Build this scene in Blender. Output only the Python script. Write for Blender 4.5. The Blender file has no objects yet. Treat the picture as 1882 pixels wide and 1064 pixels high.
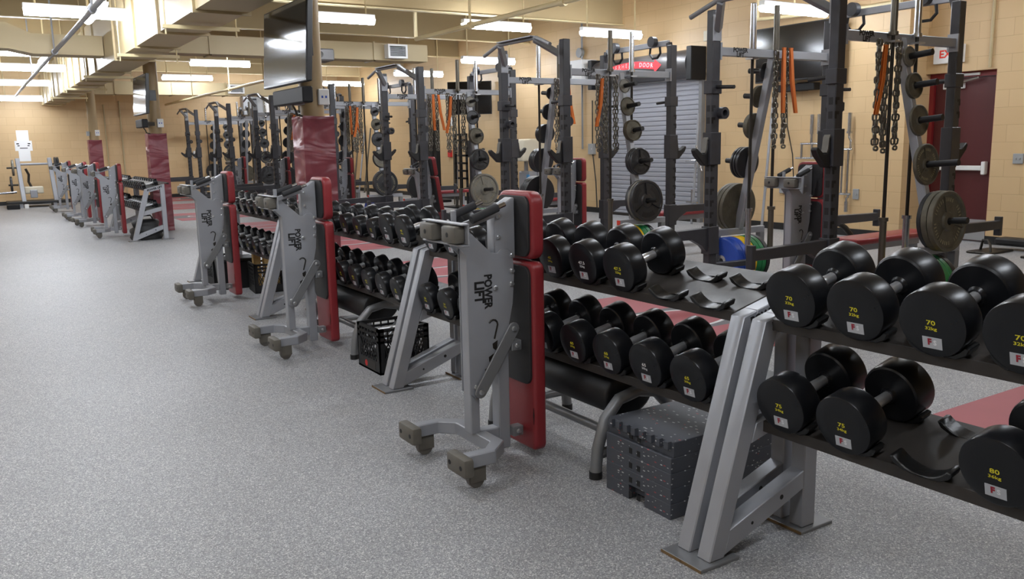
import bpy, bmesh, math, random
from mathutils import Vector, Matrix
random.seed(7)
PI = math.pi
COL = bpy.context.scene.collection
def R(d): return math.radians(d)

# ---------------------------------------------------------------- materials
MATS = {}
def srgb(r, g, b):
    f = lambda c: (c/255/12.92) if c/255 <= .04045 else ((c/255+.055)/1.055)**2.4
    return (f(r), f(g), f(b), 1)
def mat(name, rgb, rough=.5, metal=0., bump=0., bscale=60., var=0., vscale=8., rvar=0., spec=None, coat=0.):
    m = bpy.data.materials.new(name); m.use_nodes = True
    nt = m.node_tree; b = nt.nodes['Principled BSDF']
    c = srgb(*rgb)
    b.inputs['Base Color'].default_value = c
    b.inputs['Roughness'].default_value = rough
    b.inputs['Metallic'].default_value = metal
    if spec is not None: b.inputs['Specular IOR Level'].default_value = spec
    if coat: b.inputs['Coat Weight'].default_value = coat; b.inputs['Coat Roughness'].default_value = .2
    tc = None
    if var or bump or rvar:
        tc = nt.nodes.new('ShaderNodeTexCoord')
    if var or rvar:
        n = nt.nodes.new('ShaderNodeTexNoise'); n.inputs['Scale'].default_value = vscale; n.inputs['Detail'].default_value = 6
        nt.links.new(tc.outputs['Object'], n.inputs['Vector'])
    if var:
        r = nt.nodes.new('ShaderNodeValToRGB')
        r.color_ramp.elements[0].position = .3; r.color_ramp.elements[1].position = .7
        r.color_ramp.elements[0].color = tuple(x*(1-var) for x in c[:3])+(1,)
        r.color_ramp.elements[1].color = tuple(min(1, x*(1+var)) for x in c[:3])+(1,)
        nt.links.new(n.outputs['Fac'], r.inputs['Fac']); nt.links.new(r.outputs['Color'], b.inputs['Base Color'])
    if rvar:
        mr = nt.nodes.new('ShaderNodeMapRange')
        mr.inputs['From Min'].default_value = .3; mr.inputs['From Max'].default_value = .7
        mr.inputs['To Min'].default_value = max(.05, rough-rvar); mr.inputs['To Max'].default_value = min(1, rough+rvar)
        nt.links.new(n.outputs['Fac'], mr.inputs['Value']); nt.links.new(mr.outputs['Result'], b.inputs['Roughness'])
    if bump:
        n2 = nt.nodes.new('ShaderNodeTexNoise'); n2.inputs['Scale'].default_value = bscale; n2.inputs['Detail'].default_value = 4
        nt.links.new(tc.outputs['Object'], n2.inputs['Vector'])
        bp = nt.nodes.new('ShaderNodeBump'); bp.inputs['Strength'].default_value = bump; bp.inputs['Distance'].default_value = .01
        nt.links.new(n2.outputs['Fac'], bp.inputs['Height']); nt.links.new(bp.outputs['Normal'], b.inputs['Normal'])
    MATS[name] = m; return m
def emit(name, rgb, s):
    m = bpy.data.materials.new(name); m.use_nodes = True; nt = m.node_tree
    b = nt.nodes['Principled BSDF']; b.inputs['Base Color'].default_value = (.8, .8, .8, 1)
    b.inputs['Emission Color'].default_value = rgb+(1,); b.inputs['Emission Strength'].default_value = s
    MATS[name] = m; return m

mat('silver', (154, 156, 161), .42, .25, var=.06, vscale=5, rvar=.08)
mat('silver_dark', (130, 131, 133), .42, .35, var=.06, vscale=5)
mat('charcoal', (56, 56, 60), .42, .1, var=.12, vscale=14, rvar=.1)
mat('black_steel', (30, 29, 29), .55, .1, var=.25, vscale=10)
mat('shelf_black', (52, 48, 45), .5, .1, var=.35, vscale=7, rvar=.15)
mat('urethane', (19, 20, 23), .31, 0, var=.05, vscale=9, rvar=.04, spec=.4)
mat('urethane_face', (24, 24, 26), .55, 0)
mat('saddle_black', (20, 20, 20), .35, 0, bump=.1, bscale=80)
mat('chrome', (188, 190, 194), .25, 1.)
mat('handle_steel', (228, 228, 230), .36, .8)
mat('bar_steel', (104, 99, 90), .4, .7)
mat('bar_dark', (52, 48, 43), .45, .5)
mat('rubber_black', (24, 24, 25), .5, 0)
mat('rubber_grey', (98, 94, 86), .6, 0, var=.1, vscale=20)
mat('wheel', (104, 100, 94), .5)
mat('red_vinyl', (136, 42, 47), .38, 0, bump=.08, bscale=200)
mat('board_black', (38, 37, 38), .6, 0)
mat('iron_old', (92, 87, 74), .55, .25, var=.22, vscale=14, bump=.15, bscale=50)
mat('iron_grey', (122, 119, 110), .5, .35, var=.15, vscale=16)
mat('iron_black', (46, 46, 48), .36, .1)
mat('iron_letters', (142, 134, 108), .6, .2)
mat('blue', (30, 74, 176), .45); mat('yellow', (228, 186, 8), .45); mat('green', (10, 120, 62), .45)
mat('orange', (196, 100, 26), .65, 0)
mat('chain', (120, 116, 106), .35, .8)
mat('white_plastic', (228, 228, 226), .4)
mat('white_paper', (240, 240, 240), .8)
mat('grey_box', (150, 152, 152), .5)
mat('sticker', (190, 192, 196), .35, .3)
mat('logo_red', (150, 20, 40), .5); mat('logo_white', (235, 235, 238), .5)
mat('yellow_ink', (216, 204, 40), .6); mat('white_ink', (225, 225, 225), .6); mat('black_ink', (16, 15, 15), .6)
mat('tan_paint', (203, 178, 132), .6, 0)
mat('tan_duct', (182, 164, 126), .5, 0)
mat('tan_pipe', (222, 205, 160), .45, 0)
mat('tan_column', (156, 134, 98), .5, 0)
mat('ceiling_paint', (168, 148, 110), .8, 0)
mat('baseboard_black', (24, 23, 22), .5)
mat('door_maroon', (82, 27, 29), .45)
mat('frame_maroon', (122, 28, 30), .45)
mat('steel_plain', (190, 192, 194), .3, .8)
mat('slat_grey', (166, 168, 176), .42, .3)
mat('hood_grey', (92, 90, 90), .38, .3)
mat('hood_black', (20, 20, 22), .55, spec=.3)
mat('sign_red', (232, 54, 62), .5)
mat('sign_pink', (246, 176, 180), .5)
mat('tv_black', (16, 16, 18), .3)
mat('tv_screen', (12, 11, 13), .12, 0, spec=.6)
mat('wood', (206, 172, 110), .6, 0, var=.15, vscale=10)
mat('rail_red', (214, 62, 40), .5)
mat('cream', (214, 206, 184), .6)
mat('sky_blue', (70, 140, 190), .5)
mat('rust', (112, 88, 56), .7)
mat('grip_foam', (48, 48, 50), .85)
mat('inlay_red', (160, 86, 91), .6, 0, var=.05, vscale=3, bump=.05, bscale=400)
mat('inlay_dark', (98, 97, 100), .6, 0, var=.08, vscale=150)
mat('inlay_light', (214, 214, 214), .6, 0)
mat('fire_red', (196, 34, 34), .5)
mat('exit_red', (240, 60, 40), .5)
emit('tube_light', (.91, .97, 1.06), 62.)

# speckled rubber flooring
def floor_mat():
    m = bpy.data.materials.new('rubber_floor'); m.use_nodes = True; nt = m.node_tree; b = nt.nodes['Principled BSDF']
    tc = nt.nodes.new('ShaderNodeTexCoord')
    v = nt.nodes.new('ShaderNodeTexVoronoi'); v.inputs['Scale'].default_value = 250
    nt.links.new(tc.outputs['Object'], v.inputs['Vector'])
    r = nt.nodes.new('ShaderNodeValToRGB'); e = r.color_ramp
    e.interpolation = 'CONSTANT'
    e.elements[0].position = 0; e.elements[0].color = srgb(150, 150, 151)
    e.elements[1].position = .22; e.elements[1].color = srgb(122, 122, 124)
    for p, c in ((.42, (168, 168, 168)), (.60, (145, 145, 147)), (.78, (200, 199, 197)), (.88, (132, 132, 134))):
        x = e.elements.new(p); x.color = srgb(*c)
    sep = nt.nodes.new('ShaderNodeSeparateColor'); nt.links.new(v.outputs['Color'], sep.inputs['Color'])
    nt.links.new(sep.outputs['Red'], r.inputs['Fac'])
    n = nt.nodes.new('ShaderNodeTexNoise'); n.inputs['Scale'].default_value = 1.1; n.inputs['Detail'].default_value = 5
    nt.links.new(tc.outputs['Object'], n.inputs['Vector'])
    mr = nt.nodes.new('ShaderNodeMapRange'); mr.inputs['To Min'].default_value = .9; mr.inputs['To Max'].default_value = 1.08
    nt.links.new(n.outputs['Fac'], mr.inputs['Value'])
    mx = nt.nodes.new('ShaderNodeVectorMath'); mx.operation = 'SCALE'
    nt.links.new(r.outputs['Color'], mx.inputs[0]); nt.links.new(mr.outputs['Result'], mx.inputs['Scale'])
    nt.links.new(mx.outputs['Vector'], b.inputs['Base Color'])
    b.inputs['Roughness'].default_value = .5; b.inputs['Specular IOR Level'].default_value = .35
    bp = nt.nodes.new('ShaderNodeBump'); bp.inputs['Strength'].default_value = .25; bp.inputs['Distance'].default_value = .002
    nt.links.new(v.outputs['Distance'], bp.inputs['Height']); nt.links.new(bp.outputs['Normal'], b.inputs['Normal'])
    MATS['rubber_floor'] = m
floor_mat()
def block_mat(name, axis):
    m = bpy.data.materials.new(name); m.use_nodes = True; nt = m.node_tree; b = nt.nodes['Principled BSDF']
    tc = nt.nodes.new('ShaderNodeTexCoord'); s = nt.nodes.new('ShaderNodeSeparateXYZ'); c = nt.nodes.new('ShaderNodeCombineXYZ')
    nt.links.new(tc.outputs['Object'], s.inputs[0]); nt.links.new(s.outputs[axis], c.inputs['X']); nt.links.new(s.outputs['Z'], c.inputs['Y'])
    br = nt.nodes.new('ShaderNodeTexBrick'); nt.links.new(c.outputs[0], br.inputs['Vector'])
    br.inputs['Scale'].default_value = 1; br.inputs['Brick Width'].default_value = .41; br.inputs['Row Height'].default_value = .2055
    br.inputs['Mortar Size'].default_value = .004; br.inputs['Mortar Smooth'].default_value = .6; br.inputs['Bias'].default_value = 0
    br.inputs['Color1'].default_value = srgb(203, 172, 128); br.inputs['Color2'].default_value = srgb(207, 177, 133); br.inputs['Mortar'].default_value = srgb(188, 157, 115)
    nt.links.new(br.outputs['Color'], b.inputs['Base Color']); b.inputs['Roughness'].default_value = .5
    bp = nt.nodes.new('ShaderNodeBump'); bp.inputs['Strength'].default_value = .35; bp.inputs['Distance'].default_value = .006; bp.invert = True
    nt.links.new(br.outputs['Fac'], bp.inputs['Height']); nt.links.new(bp.outputs['Normal'], b.inputs['Normal'])
    MATS[name] = m
block_mat('block_y', 'Y'); block_mat('block_x', 'X')
def fleck_mat():
    m = bpy.data.materials.new('fleck_rubber'); m.use_nodes = True; nt = m.node_tree; b = nt.nodes['Principled BSDF']
    tc = nt.nodes.new('ShaderNodeTexCoord'); v = nt.nodes.new('ShaderNodeTexVoronoi'); v.inputs['Scale'].default_value = 75
    mp = nt.nodes.new('ShaderNodeMapping'); mp.inputs['Scale'].default_value = (1, .6, 1.7); mp.inputs['Rotation'].default_value = (.4, .7, .3)
    nt.links.new(tc.outputs['Object'], mp.inputs[0]); nt.links.new(mp.outputs[0], v.inputs['Vector'])
    lt = nt.nodes.new('ShaderNodeMath'); lt.operation = 'LESS_THAN'; lt.inputs[1].default_value = .3
    nt.links.new(v.outputs['Distance'], lt.inputs[0])
    sep = nt.nodes.new('ShaderNodeSeparateColor'); nt.links.new(v.outputs['Color'], sep.inputs['Color'])
    gt = nt.nodes.new('ShaderNodeMath'); gt.operation = 'GREATER_THAN'; gt.inputs[1].default_value = .72
    nt.links.new(sep.outputs['Red'], gt.inputs[0])
    mu = nt.nodes.new('ShaderNodeMath'); mu.operation = 'MULTIPLY'; nt.links.new(lt.outputs[0], mu.inputs[0]); nt.links.new(gt.outputs[0], mu.inputs[1])
    r = nt.nodes.new('ShaderNodeValToRGB'); r.color_ramp.interpolation = 'CONSTANT'
    r.color_ramp.elements[0].color = srgb(184, 184, 184); r.color_ramp.elements[1].position = .72; r.color_ramp.elements[1].color = srgb(150, 70, 72)
    nt.links.new(sep.outputs['Green'], r.inputs['Fac'])
    mx = nt.nodes.new('ShaderNodeMix'); mx.data_type = 'RGBA'
    mx.inputs['A'].default_value = srgb(70, 73, 80); nt.links.new(mu.outputs[0], mx.inputs['Factor']); nt.links.new(r.outputs['Color'], mx.inputs['B'])
    nt.links.new(mx.outputs['Result'], b.inputs['Base Color']); b.inputs['Roughness'].default_value = .6
    MATS['fleck_rubber'] = m
fleck_mat()
def vinyl_pad():
    m = mat('maroon_pad', (124, 58, 66), .36)
    nt = m.node_tree; b = nt.nodes['Principled BSDF']
    tc = nt.nodes.new('ShaderNodeTexCoord'); mp = nt.nodes.new('ShaderNodeMapping'); mp.inputs['Scale'].default_value = (1.5, 1.5, 3.2)
    mp.inputs['Rotation'].default_value = (.25, .2, 0)
    nt.links.new(tc.outputs['Object'], mp.inputs[0])
    n = nt.nodes.new('ShaderNodeTexNoise'); n.inputs['Scale'].default_value = 1.3; n.inputs['Detail'].default_value = 2.5; n.inputs['Distortion'].default_value = .6
    nt.links.new(mp.outputs[0], n.inputs['Vector'])
    bp = nt.nodes.new('ShaderNodeBump'); bp.inputs['Strength'].default_value = .9; bp.inputs['Distance'].default_value = .09
    nt.links.new(n.outputs['Fac'], bp.inputs['Height']); nt.links.new(bp.outputs['Normal'], b.inputs['Normal'])
vinyl_pad()

# ---------------------------------------------------------------- mesh builder
class MB:
    def __init__(s): s.v = []; s.f = []; s.m = []; s.mats = []; s.cur = 0
    def mat(s, name):
        if name not in s.mats: s.mats.append(name)
        s.cur = s.mats.index(name); return s
    def add(s, vs, fs):
        o = len(s.v); s.v += [tuple(v) for v in vs]
        for f in fs: s.f.append([o+i for i in f]); s.m.append(s.cur)
        return s
    def box(s, x0, x1, y0, y1, z0, z1, M=None):
        vs = [Vector(p) for p in ((x0,y0,z0),(x1,y0,z0),(x1,y1,z0),(x0,y1,z0),(x0,y0,z1),(x1,y0,z1),(x1,y1,z1),(x0,y1,z1))]
        if M is not None: vs = [M @ v for v in vs]
        return s.add(vs, ((0,3,2,1),(4,5,6,7),(0,1,5,4),(1,2,6,5),(2,3,7,6),(3,0,4,7)))
    def bar(s, p, q, w, h, side=(0,1,0)):
        """rectangular bar from p to q: w across 'side', h across the other way"""
        p = Vector(p); q = Vector(q); d = (q-p).normalized(); sd = Vector(side)
        sd = (sd - d*sd.dot(d)).normalized(); up = d.cross(sd)
        a = sd*w/2; b = up*h/2
        vs = [p-a-b, p+a-b, p+a+b, p-a+b, q-a-b, q+a-b, q+a+b, q-a+b]
        return s.add(vs, ((0,3,2,1),(4,5,6,7),(0,1,5,4),(1,2,6,5),(2,3,7,6),(3,0,4,7)))
    def lathe(s, prof, org=(0,0,0), axis=(1,0,0), n=24):
        """prof: (distance along axis, radius); closed at ends if radius 0"""
        ax = Vector(axis).normalized(); u = ax.orthogonal().normalized(); w = ax.cross(u); o = Vector(org)
        vs = []; rings = []
        for a, r in prof:
            if r < 1e-6: rings.append([len(vs)]); vs.append(o+ax*a)
            else:
                rings.append(list(range(len(vs), len(vs)+n)))
                for k in range(n):
                    t = 2*PI*k/n; vs.append(o+ax*a+u*(r*math.cos(t))+w*(r*math.sin(t)))
        fs = []
        for i in range(len(rings)-1):
            A, B = rings[i], rings[i+1]
            for k in range(n):
                k2 = (k+1) % n
                if len(A) == 1 and len(B) == 1: break
                if len(A) == 1: fs.append((A[0], B[k2], B[k]))
                elif len(B) == 1: fs.append((A[k], A[k2], B[0]))
                else: fs.append((A[k], A[k2], B[k2], B[k]))
        return s.add(vs, fs)
    def rod(s, p, q, r, n=12, r2=None):
        p = Vector(p); q = Vector(q); L = (q-p).length
        return s.lathe([(0,0),(0,r),(L,r if r2 is None else r2),(L,0)], p, q-p, n)
    def tube(s, pts, r, n=10, closed=False):
        P = [Vector(p) for p in pts]; N = len(P); vs = []; prev = None
        for i in range(N):
            if closed: d = P[(i+1) % N]-P[i-1]
            else: d = P[min(i+1, N-1)]-P[max(i-1, 0)]
            d.normalize()
            if prev is None: u = d.orthogonal().normalized()
            else:
                u = prev-d*prev.dot(d); u.normalize()
            prev = u; w = d.cross(u)
            for k in range(n):
                t = 2*PI*k/n; vs.append(P[i]+u*(r*math.cos(t))+w*(r*math.sin(t)))
        fs = []
        for i in range(N if closed else N-1):
            j = (i+1) % N
            for k in range(n):
                k2 = (k+1) % n; fs.append((i*n+k, i*n+k2, j*n+k2, j*n+k))
        if not closed:
            fs.append(tuple(range(n-1, -1, -1))); fs.append(tuple((N-1)*n+k for k in range(n)))
        return s.add(vs, fs)
    def prism(s, poly, plane, t0, t1, M=None):
        """extrude a 2D polygon: plane 'xz' along y, 'yz' along x, 'xy' along z"""
        mk = {'xz': lambda a, b, t: (a, t, b), 'yz': lambda a, b, t: (t, a, b), 'xy': lambda a, b, t: (a, b, t)}[plane]
        n = len(poly); vs = [Vector(mk(a, b, t0)) for a, b in poly]+[Vector(mk(a, b, t1)) for a, b in poly]
        if M is not None: vs = [M @ v for v in vs]
        fs = [tuple(range(n))[::-1], tuple(range(n, 2*n))]+[(i, (i+1) % n, n+(i+1) % n, n+i) for i in range(n)]
        return s.add(vs, fs)
    def build(s, name, parent=None, mats=None, bevel=0, ang=35, loc=None, M=None, seg=1):
        me = bpy.data.meshes.new(name)
        bm = bmesh.new(); bv = [bm.verts.new(v) for v in s.v]
        for f, mi in zip(s.f, s.m):
            try: fc = bm.faces.new([bv[i] for i in f]); fc.material_index = mi
            except ValueError: pass
        bmesh.ops.recalc_face_normals(bm, faces=bm.faces)
        if bevel:
            es = [e for e in bm.edges if len(e.link_faces) == 2 and e.calc_face_angle(0) > R(30)]
            bmesh.ops.bevel(bm, geom=es, offset=bevel, segments=seg, affect='EDGES', profile=.5, clamp_overlap=True)
        if M is not None: bmesh.ops.transform(bm, matrix=M, verts=bm.verts)
        bm.to_mesh(me); bm.free()
        for nme in (s.mats or ([mats] if isinstance(mats, str) else mats or [])): me.materials.append(MATS[nme])
        me.shade_smooth(); me.set_sharp_from_angle(angle=R(ang))
        o = bpy.data.objects.new(name, me); COL.objects.link(o)
        if parent is not None: o.parent = parent
        if loc is not None: o.location = loc
        return o
LABELS = set()
def tag(o, label, cat, group=None):
    if group is None or label not in LABELS: assert label not in LABELS, label
    n = len(label.split()); assert 4 <= n <= 16, (n, label)
    LABELS.add(label)
    o['label'] = label; o['category'] = cat
    if group: o['group'] = group
    return o
def thing(name, label, cat, loc=(0,0,0), rz=0, group=None):
    o = bpy.data.objects.new(name, None); COL.objects.link(o); o.empty_display_size = .1
    o.location = loc; o.rotation_euler = (0, 0, rz)
    return tag(o, label, cat, group)
def struct(o): o['kind'] = 'structure'; return o
KIDS = {}
def copy_tree(o, parent=None):
    c = o.copy(); COL.objects.link(c)
    if parent is not None: c.parent = parent
    for ch in list(o.children): copy_tree(ch, c)
    return c
def dup(o, label, loc=None, rz=None):
    c = copy_tree(o)
    if loc is not None: c.location = loc
    if rz is not None: c.rotation_euler = (0, 0, rz)
    n = len(label.split()); assert 4 <= n <= 16, (n, label)
    assert label not in LABELS, label
    LABELS.add(label); c['label'] = label
    return c
TXT = {}
def text_verts(body, size, font_bold=0.0):
    k = (body, round(size, 5), font_bold)
    if k in TXT: return TXT[k]
    cu = bpy.data.curves.new('t', 'FONT'); cu.body = body; cu.size = size; cu.align_x = 'CENTER'; cu.align_y = 'CENTER'
    cu.resolution_u = 2; cu.offset = font_bold*size
    o = bpy.data.objects.new('t', cu); COL.objects.link(o)
    dg = bpy.context.evaluated_depsgraph_get(); me = bpy.data.meshes.new_from_object(o.evaluated_get(dg))
    vs = [v.co.copy() for v in me.vertices]; fs = [tuple(p.vertices) for p in me.polygons]
    bpy.data.objects.remove(o); bpy.data.curves.remove(cu); bpy.data.meshes.remove(me)
    TXT[k] = (vs, fs); return TXT[k]
def text_part(name, lines, origin, xdir, ydir, m, parent, bold=0.02, gap=.0006, sx=1.0):
    """lines: (text, size, dy); flat lettering standing just off a face"""
    X = Vector(xdir).normalized(); Y = Vector(ydir).normalized(); N = X.cross(Y); O = Vector(origin)+N*gap
    mb = MB().mat(m)
    for body, size, dx, dy in lines:
        vs, fs = text_verts(body, size, bold)
        mb.add([O+X*(v.x*sx+dx)+Y*(v.y+dy) for v in vs], fs)
    return mb.build(name, parent)
ORD = ['first','second','third','fourth','fifth','sixth','seventh','eighth','ninth','tenth','eleventh','twelfth','thirteenth','fourteenth']
# ---------------------------------------------------------------- setting
XW, XL, YF, ZC = 10.5, 10.1, 26.0, 3.85
struct(MB().mat('rubber_floor').box(-6.2, 11.2, -6.2, YF+.3, -.1, 0).build('floor'))
struct(MB().mat('ceiling_paint').box(-6.2, 11.2, -6.2, YF+.3, ZC, ZC+.1).build('ceiling'))
w = MB().mat('block_y')
w.box(XW, XW+.3, -6, 5.7, 0, ZC); w.box(XW, XW+.3, 5.7, 6.6, 2.1, ZC); w.box(XL, XW+.3, 6.6, YF+.3, 0, ZC)
struct(w.build('wall_right'))
struct(MB().mat('block_x').box(-6.2, XL, YF, YF+.3, 0, ZC).build('wall_far'))
struct(MB().mat('block_y').box(-6.2, -6, -6.2, YF, 0, ZC).build('wall_left'))
struct(MB().mat('block_x').box(-6, XW, -6.2, -6, 0, ZC).build('wall_rear'))
b = MB().mat('baseboard_black'); b.box(XW-.012, XW, -6, 5.7, 0, .1); b.box(XL-.012, XL, 6.6, 10.0, 0, .1); b.box(XL-.012, XL, 12.7, YF, 0, .1)
struct(b.build('baseboard_right'))
struct(MB().mat('baseboard_black').box(-6, XL, YF-.012, YF, 0, .1).build('baseboard_far'))
# maroon exit door in its recess
d = struct(MB().mat('door_maroon').box(XW+.14, XW+.19, 5.76, 6.54, .01, 2.03).build('door_1', bevel=.004))
f = MB().mat('frame_maroon'); f.box(XW+.1, XW+.2, 5.7, 5.758, 0, 2.1); f.box(XW+.1, XW+.2, 6.542, 6.6, 0, 2.1); f.box(XW+.1, XW+.2, 5.758, 6.542, 2.035, 2.1)
f.build('door_frame', d)
p = MB().mat('white_plastic'); p.box(XW+.06, XW+.14, 5.80, 5.85, .84, 1.0); p.box(XW+.06, XW+.14, 6.42, 6.47, .86, .98); p.build('bar_bracket', d, bevel=.008)
MB().mat('white_plastic').box(XW+.065, XW+.105, 5.85, 6.42, .89, .95).build('push_bar', d, bevel=.008)
MB().mat('white_plastic').box(XW+.09, XW+.14, 6.15, 6.42, 1.90, 1.97).build('door_closer', d, bevel=.006)
MB().mat('bar_steel').bar((XW+.07, 6.2, 1.97), (XW+.07, 5.95, 2.02), .02, .015).build('closer_arm', d)
MB().mat('steel_plain').box(XW+.135, XW+.139, 5.78, 6.52, .02, .28).build('kick_plate', d)
MB().mat('white_plastic').box(XW+.08, XW+.1, 5.95, 6.15, 2.05, 2.08).build('alarm_contact', d, bevel=.003)

# roller door with its drum hood
rd = bpy.data.objects.new('door_2', None); COL.objects.link(rd); rd.location = (XL, 0, 0); struct(rd)
poly = []; z = .02; k = 0
while z < 2.33:
    poly += [(-.035, z), (-.05, z+.012), (-.05, z+.055), (-.035, z+.067)]; z += .078
poly += [(-.02, z), (-.02, .02)]
MB().mat('slat_grey').prism(poly, 'xz', 10.16, 12.6).build('curtain', rd, ang=20)
g = MB().mat('silver_dark'); g.box(-.08, 0, 10.09, 10.16, 0, 2.35).box(-.08, 0, 12.6, 12.67, 0, 2.35); g.build('guide_rail', rd)
MB().mat('bar_dark').box(-.07, -.01, 10.16, 12.6, 0, .05).build('bottom_bar', rd)
arc = [(-.14+.21*math.cos(t), 2.54+.22*math.sin(t)) for t in [R(90+i*18) for i in range(11)]]
arc = [(0, 2.76)]+arc+[(0, 2.32)]
MB().mat('hood_grey').prism(arc, 'xz', 10.2, 12.62).build('hood', rd)
MB().mat('hood_black').box(-.33, 0, 10.08, 10.2, 2.27, 2.79).build('end_plate', rd, bevel=.01)
MB().mat('hood_black').box(-.33, 0, 12.62, 12.74, 2.27, 2.79).build('end_plate', rd, bevel=.01)
MB().mat('silver').box(-.1, -.02, 10.16, 12.6, 2.3, 2.34).build('lintel_strip', rd)
# red ribbon sign on the hood
rib = MB().mat('sign_red'); N = 26; top = []; bot = []
for i in range(N+1):
    t = i/N; y = 12.15-1.25*t; zz = 2.545+.055*math.sin(PI*t*1.0)
    top.append((y, zz+.055)); bot.append((y, zz-.055))
vs = [(-.353, y, z) for y, z in top]+[(-.353, y, z) for y, z in bot]
rib.add(vs, [(i, i+1, N+1+i+1, N+1+i) for i in range(N)])
rib.add([(-.3545, 10.9, 2.65), (-.3545, 10.74, 2.55), (-.3545, 10.9, 2.44), (-.3545, 10.93, 2.545)], [(0, 1, 2, 3)])
rib.add([(-.3545, 12.28, 2.62), (-.3545, 12.15, 2.6), (-.3545, 12.15, 2.49), (-.3545, 12.3, 2.5), (-.3545, 12.22, 2.55)], [(0, 1, 2, 3, 4)])
rb = rib.build('sign_ribbon', rd)
word = 'OVERHEAD DOOR'; mb = MB().mat('sign_pink')
for i, ch in enumerate(word):
    if ch == ' ': continue
    t = .06+.88*i/(len(word)-1); y = 12.15-1.25*t; zz = 2.545+.055*math.sin(PI*t)
    sl = -.055*PI*math.cos(PI*t)/1.25
    vs, fs = text_verts(ch, .1, .02)
    mb.add([(-.355, y-v.x+0*v.y, zz+v.y-sl*v.x*-1*0+(-.055*PI*math.cos(PI*t)/1.25)*-v.x*-1) for v in vs], fs)
mb.build('sign_lettering', rb)

# conduits, switches, outlets on the right wall
def wall_box(name, label, cat, y, z, x, sy=.075, sz=.12, dx=.02, m='grey_box', dots=2):
    o = MB().mat(m).box(x-dx, x, y-sy/2, y+sy/2, z-sz/2, z+sz/2).build(name, bevel=.004)
    tag(o, label, cat)
    for i in range(dots):
        MB().mat('steel_plain').box(x-dx-.008, x-dx+.002, y-sy*.2+i*sy*.4-.006, y-sy*.2+i*sy*.4+.006, z-.012, z+.012).build('toggle', o)
    return o
wall_box('light_switch', 'grey double light switch plate on the block wall right of the maroon door', 'switch', 5.37, 1.04, XW, .12, .12)
wall_box('outlet_box', 'grey outlet box low on the block wall behind the vertical silver pole', 'outlet', 8.45, .62, XL, .13, .16, .05, dots=1)
wall_box('wall_outlet', 'small steel outlet plate low on the wall under the hanging chrome bars', 'outlet', 7.25, .57, XL, .09, .14, dots=1)
def pipe(name, label, pts, r, m='tan_pipe', cat='pipe', fit=(), hang=()):
    o = MB().mat(m).tube(pts, r, 10).build(name)
    tag(o, label, cat)
    for p in fit: MB().mat(m).lathe([(-.05, 0), (-.05, r*1.5), (.05, r*1.5), (.05, 0)], p, (0, 1, 0), 12).build('coupling', o)
    for p in hang: MB().mat(m).rod((p[0], p[1], p[2]), (p[0], p[1], ZC), .012, 8).build('hanger_rod', o)
    return o
pipe('conduit', 'thin tan conduit running down the wall to the right corner of the maroon door recess', [(XW-.02, 5.78, 2.12), (XW-.02, 5.78, 3.8)], .018, 'tan_duct')
pipe('conduit', 'grey conduit rising beside the roller door to a round junction box', [(XL-.03, 13.3, 1.2), (XL-.03, 13.3, 3.7)], .018, 'silver_dark')
pipe('conduit', 'dark cable hanging down the tan wall between the roller door and upright red bench', [(XL-.02, 13.0, 2.1), (XL-.02, 13.0, 1.15), (XL-.1, 12.8, .6), (XL-.15, 12.7, .1)], .012, 'bar_dark', 'cable')
wall_box('door_control', 'grey control box with black button on the wall left of the roller door', 'switch', 13.0, 1.2, XL, .16, .2, .07, dots=1)
wall_box('motor_box', 'white motor control box beside the roller door hood', 'control box', 13.1, 2.62, XL, .42, .42, .35, 'white_plastic', 0)
for y, s in ((13.35, 3.0),):
    o = tag(MB().mat('grey_box').lathe([(0, 0), (0, .09), (.07, .09), (.07, 0)], (XL, y, s), (-1, 0, 0), 16).build('junction_box'), 'round grey junction box high on the conduit above the roller door motor', 'junction box')
o = tag(MB().mat('cream').box(XL-.06, XL, 10.0, 10.1, 2.86, 3.02).build('smoke_detector', bevel=.006), 'small cream sounder box above the right corner of the roller door hood', 'alarm')
# exit sign, half hidden by the nearest rack's rear post
e = thing('exit_sign', 'white exit sign with red letters above the maroon door', 'sign', (XW, 6.29, 2.32))
MB().mat('white_plastic').box(-.06, 0, -.19, .19, -.11, .11).build('sign_box', e, bevel=.006)
text_part('sign_letters', [('EXIT', .13, .02, 0)], (-.061, 0, 0), (0, -1, 0), (0, 0, 1), 'exit_red', e, .03)

# wall television on the right wall
def tv(name, label, loc, rz, wd, ht, tilt=0, bar=True):
    t = thing(name, label, 'television', loc, rz)
    M = Matrix.Rotation(tilt, 4, 'Y')
    MB().mat('tv_black').box(0, .05, -wd/2, wd/2, -ht/2, ht/2, M).build('casing', t, bevel=.006)
    MB().mat('tv_screen').box(-.002, .0, -wd/2+.015, wd/2-.015, -ht/2+.022, ht/2-.015, M).build('screen', t)
    MB().mat('tv_black').box(.05, .10, -wd/4, wd/4, -ht/4, ht/4, M).build('mount_plate', t)
    MB().mat('tv_black').bar((.1, 0, 0), (.24, 0, 0), .08, .16).build('mount_arm', t)
    return t
tv('wall_television', 'large black wall television behind the nearest rack, reflecting a ceiling light', (XL-.27, 8.15, 2.5), 0, 1.36, .76)
sb = tag(MB().mat('hood_black').box(XL-.2, XL-.06, 7.85, 8.5, 1.98, 2.08).build('soundbar', bevel=.008), 'short black soundbar under the wall television behind the nearest rack', 'speaker')
MB().mat('hood_black').box(XL-.06, XL, 8.1, 8.25, 1.98, 2.1).build('wall_bracket', sb)
tv('wall_television', 'dark wall television seen edge on near the far end of the right wall', (XL-.45, 16.9, 2.35), R(48), 1.0, .72)

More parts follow.
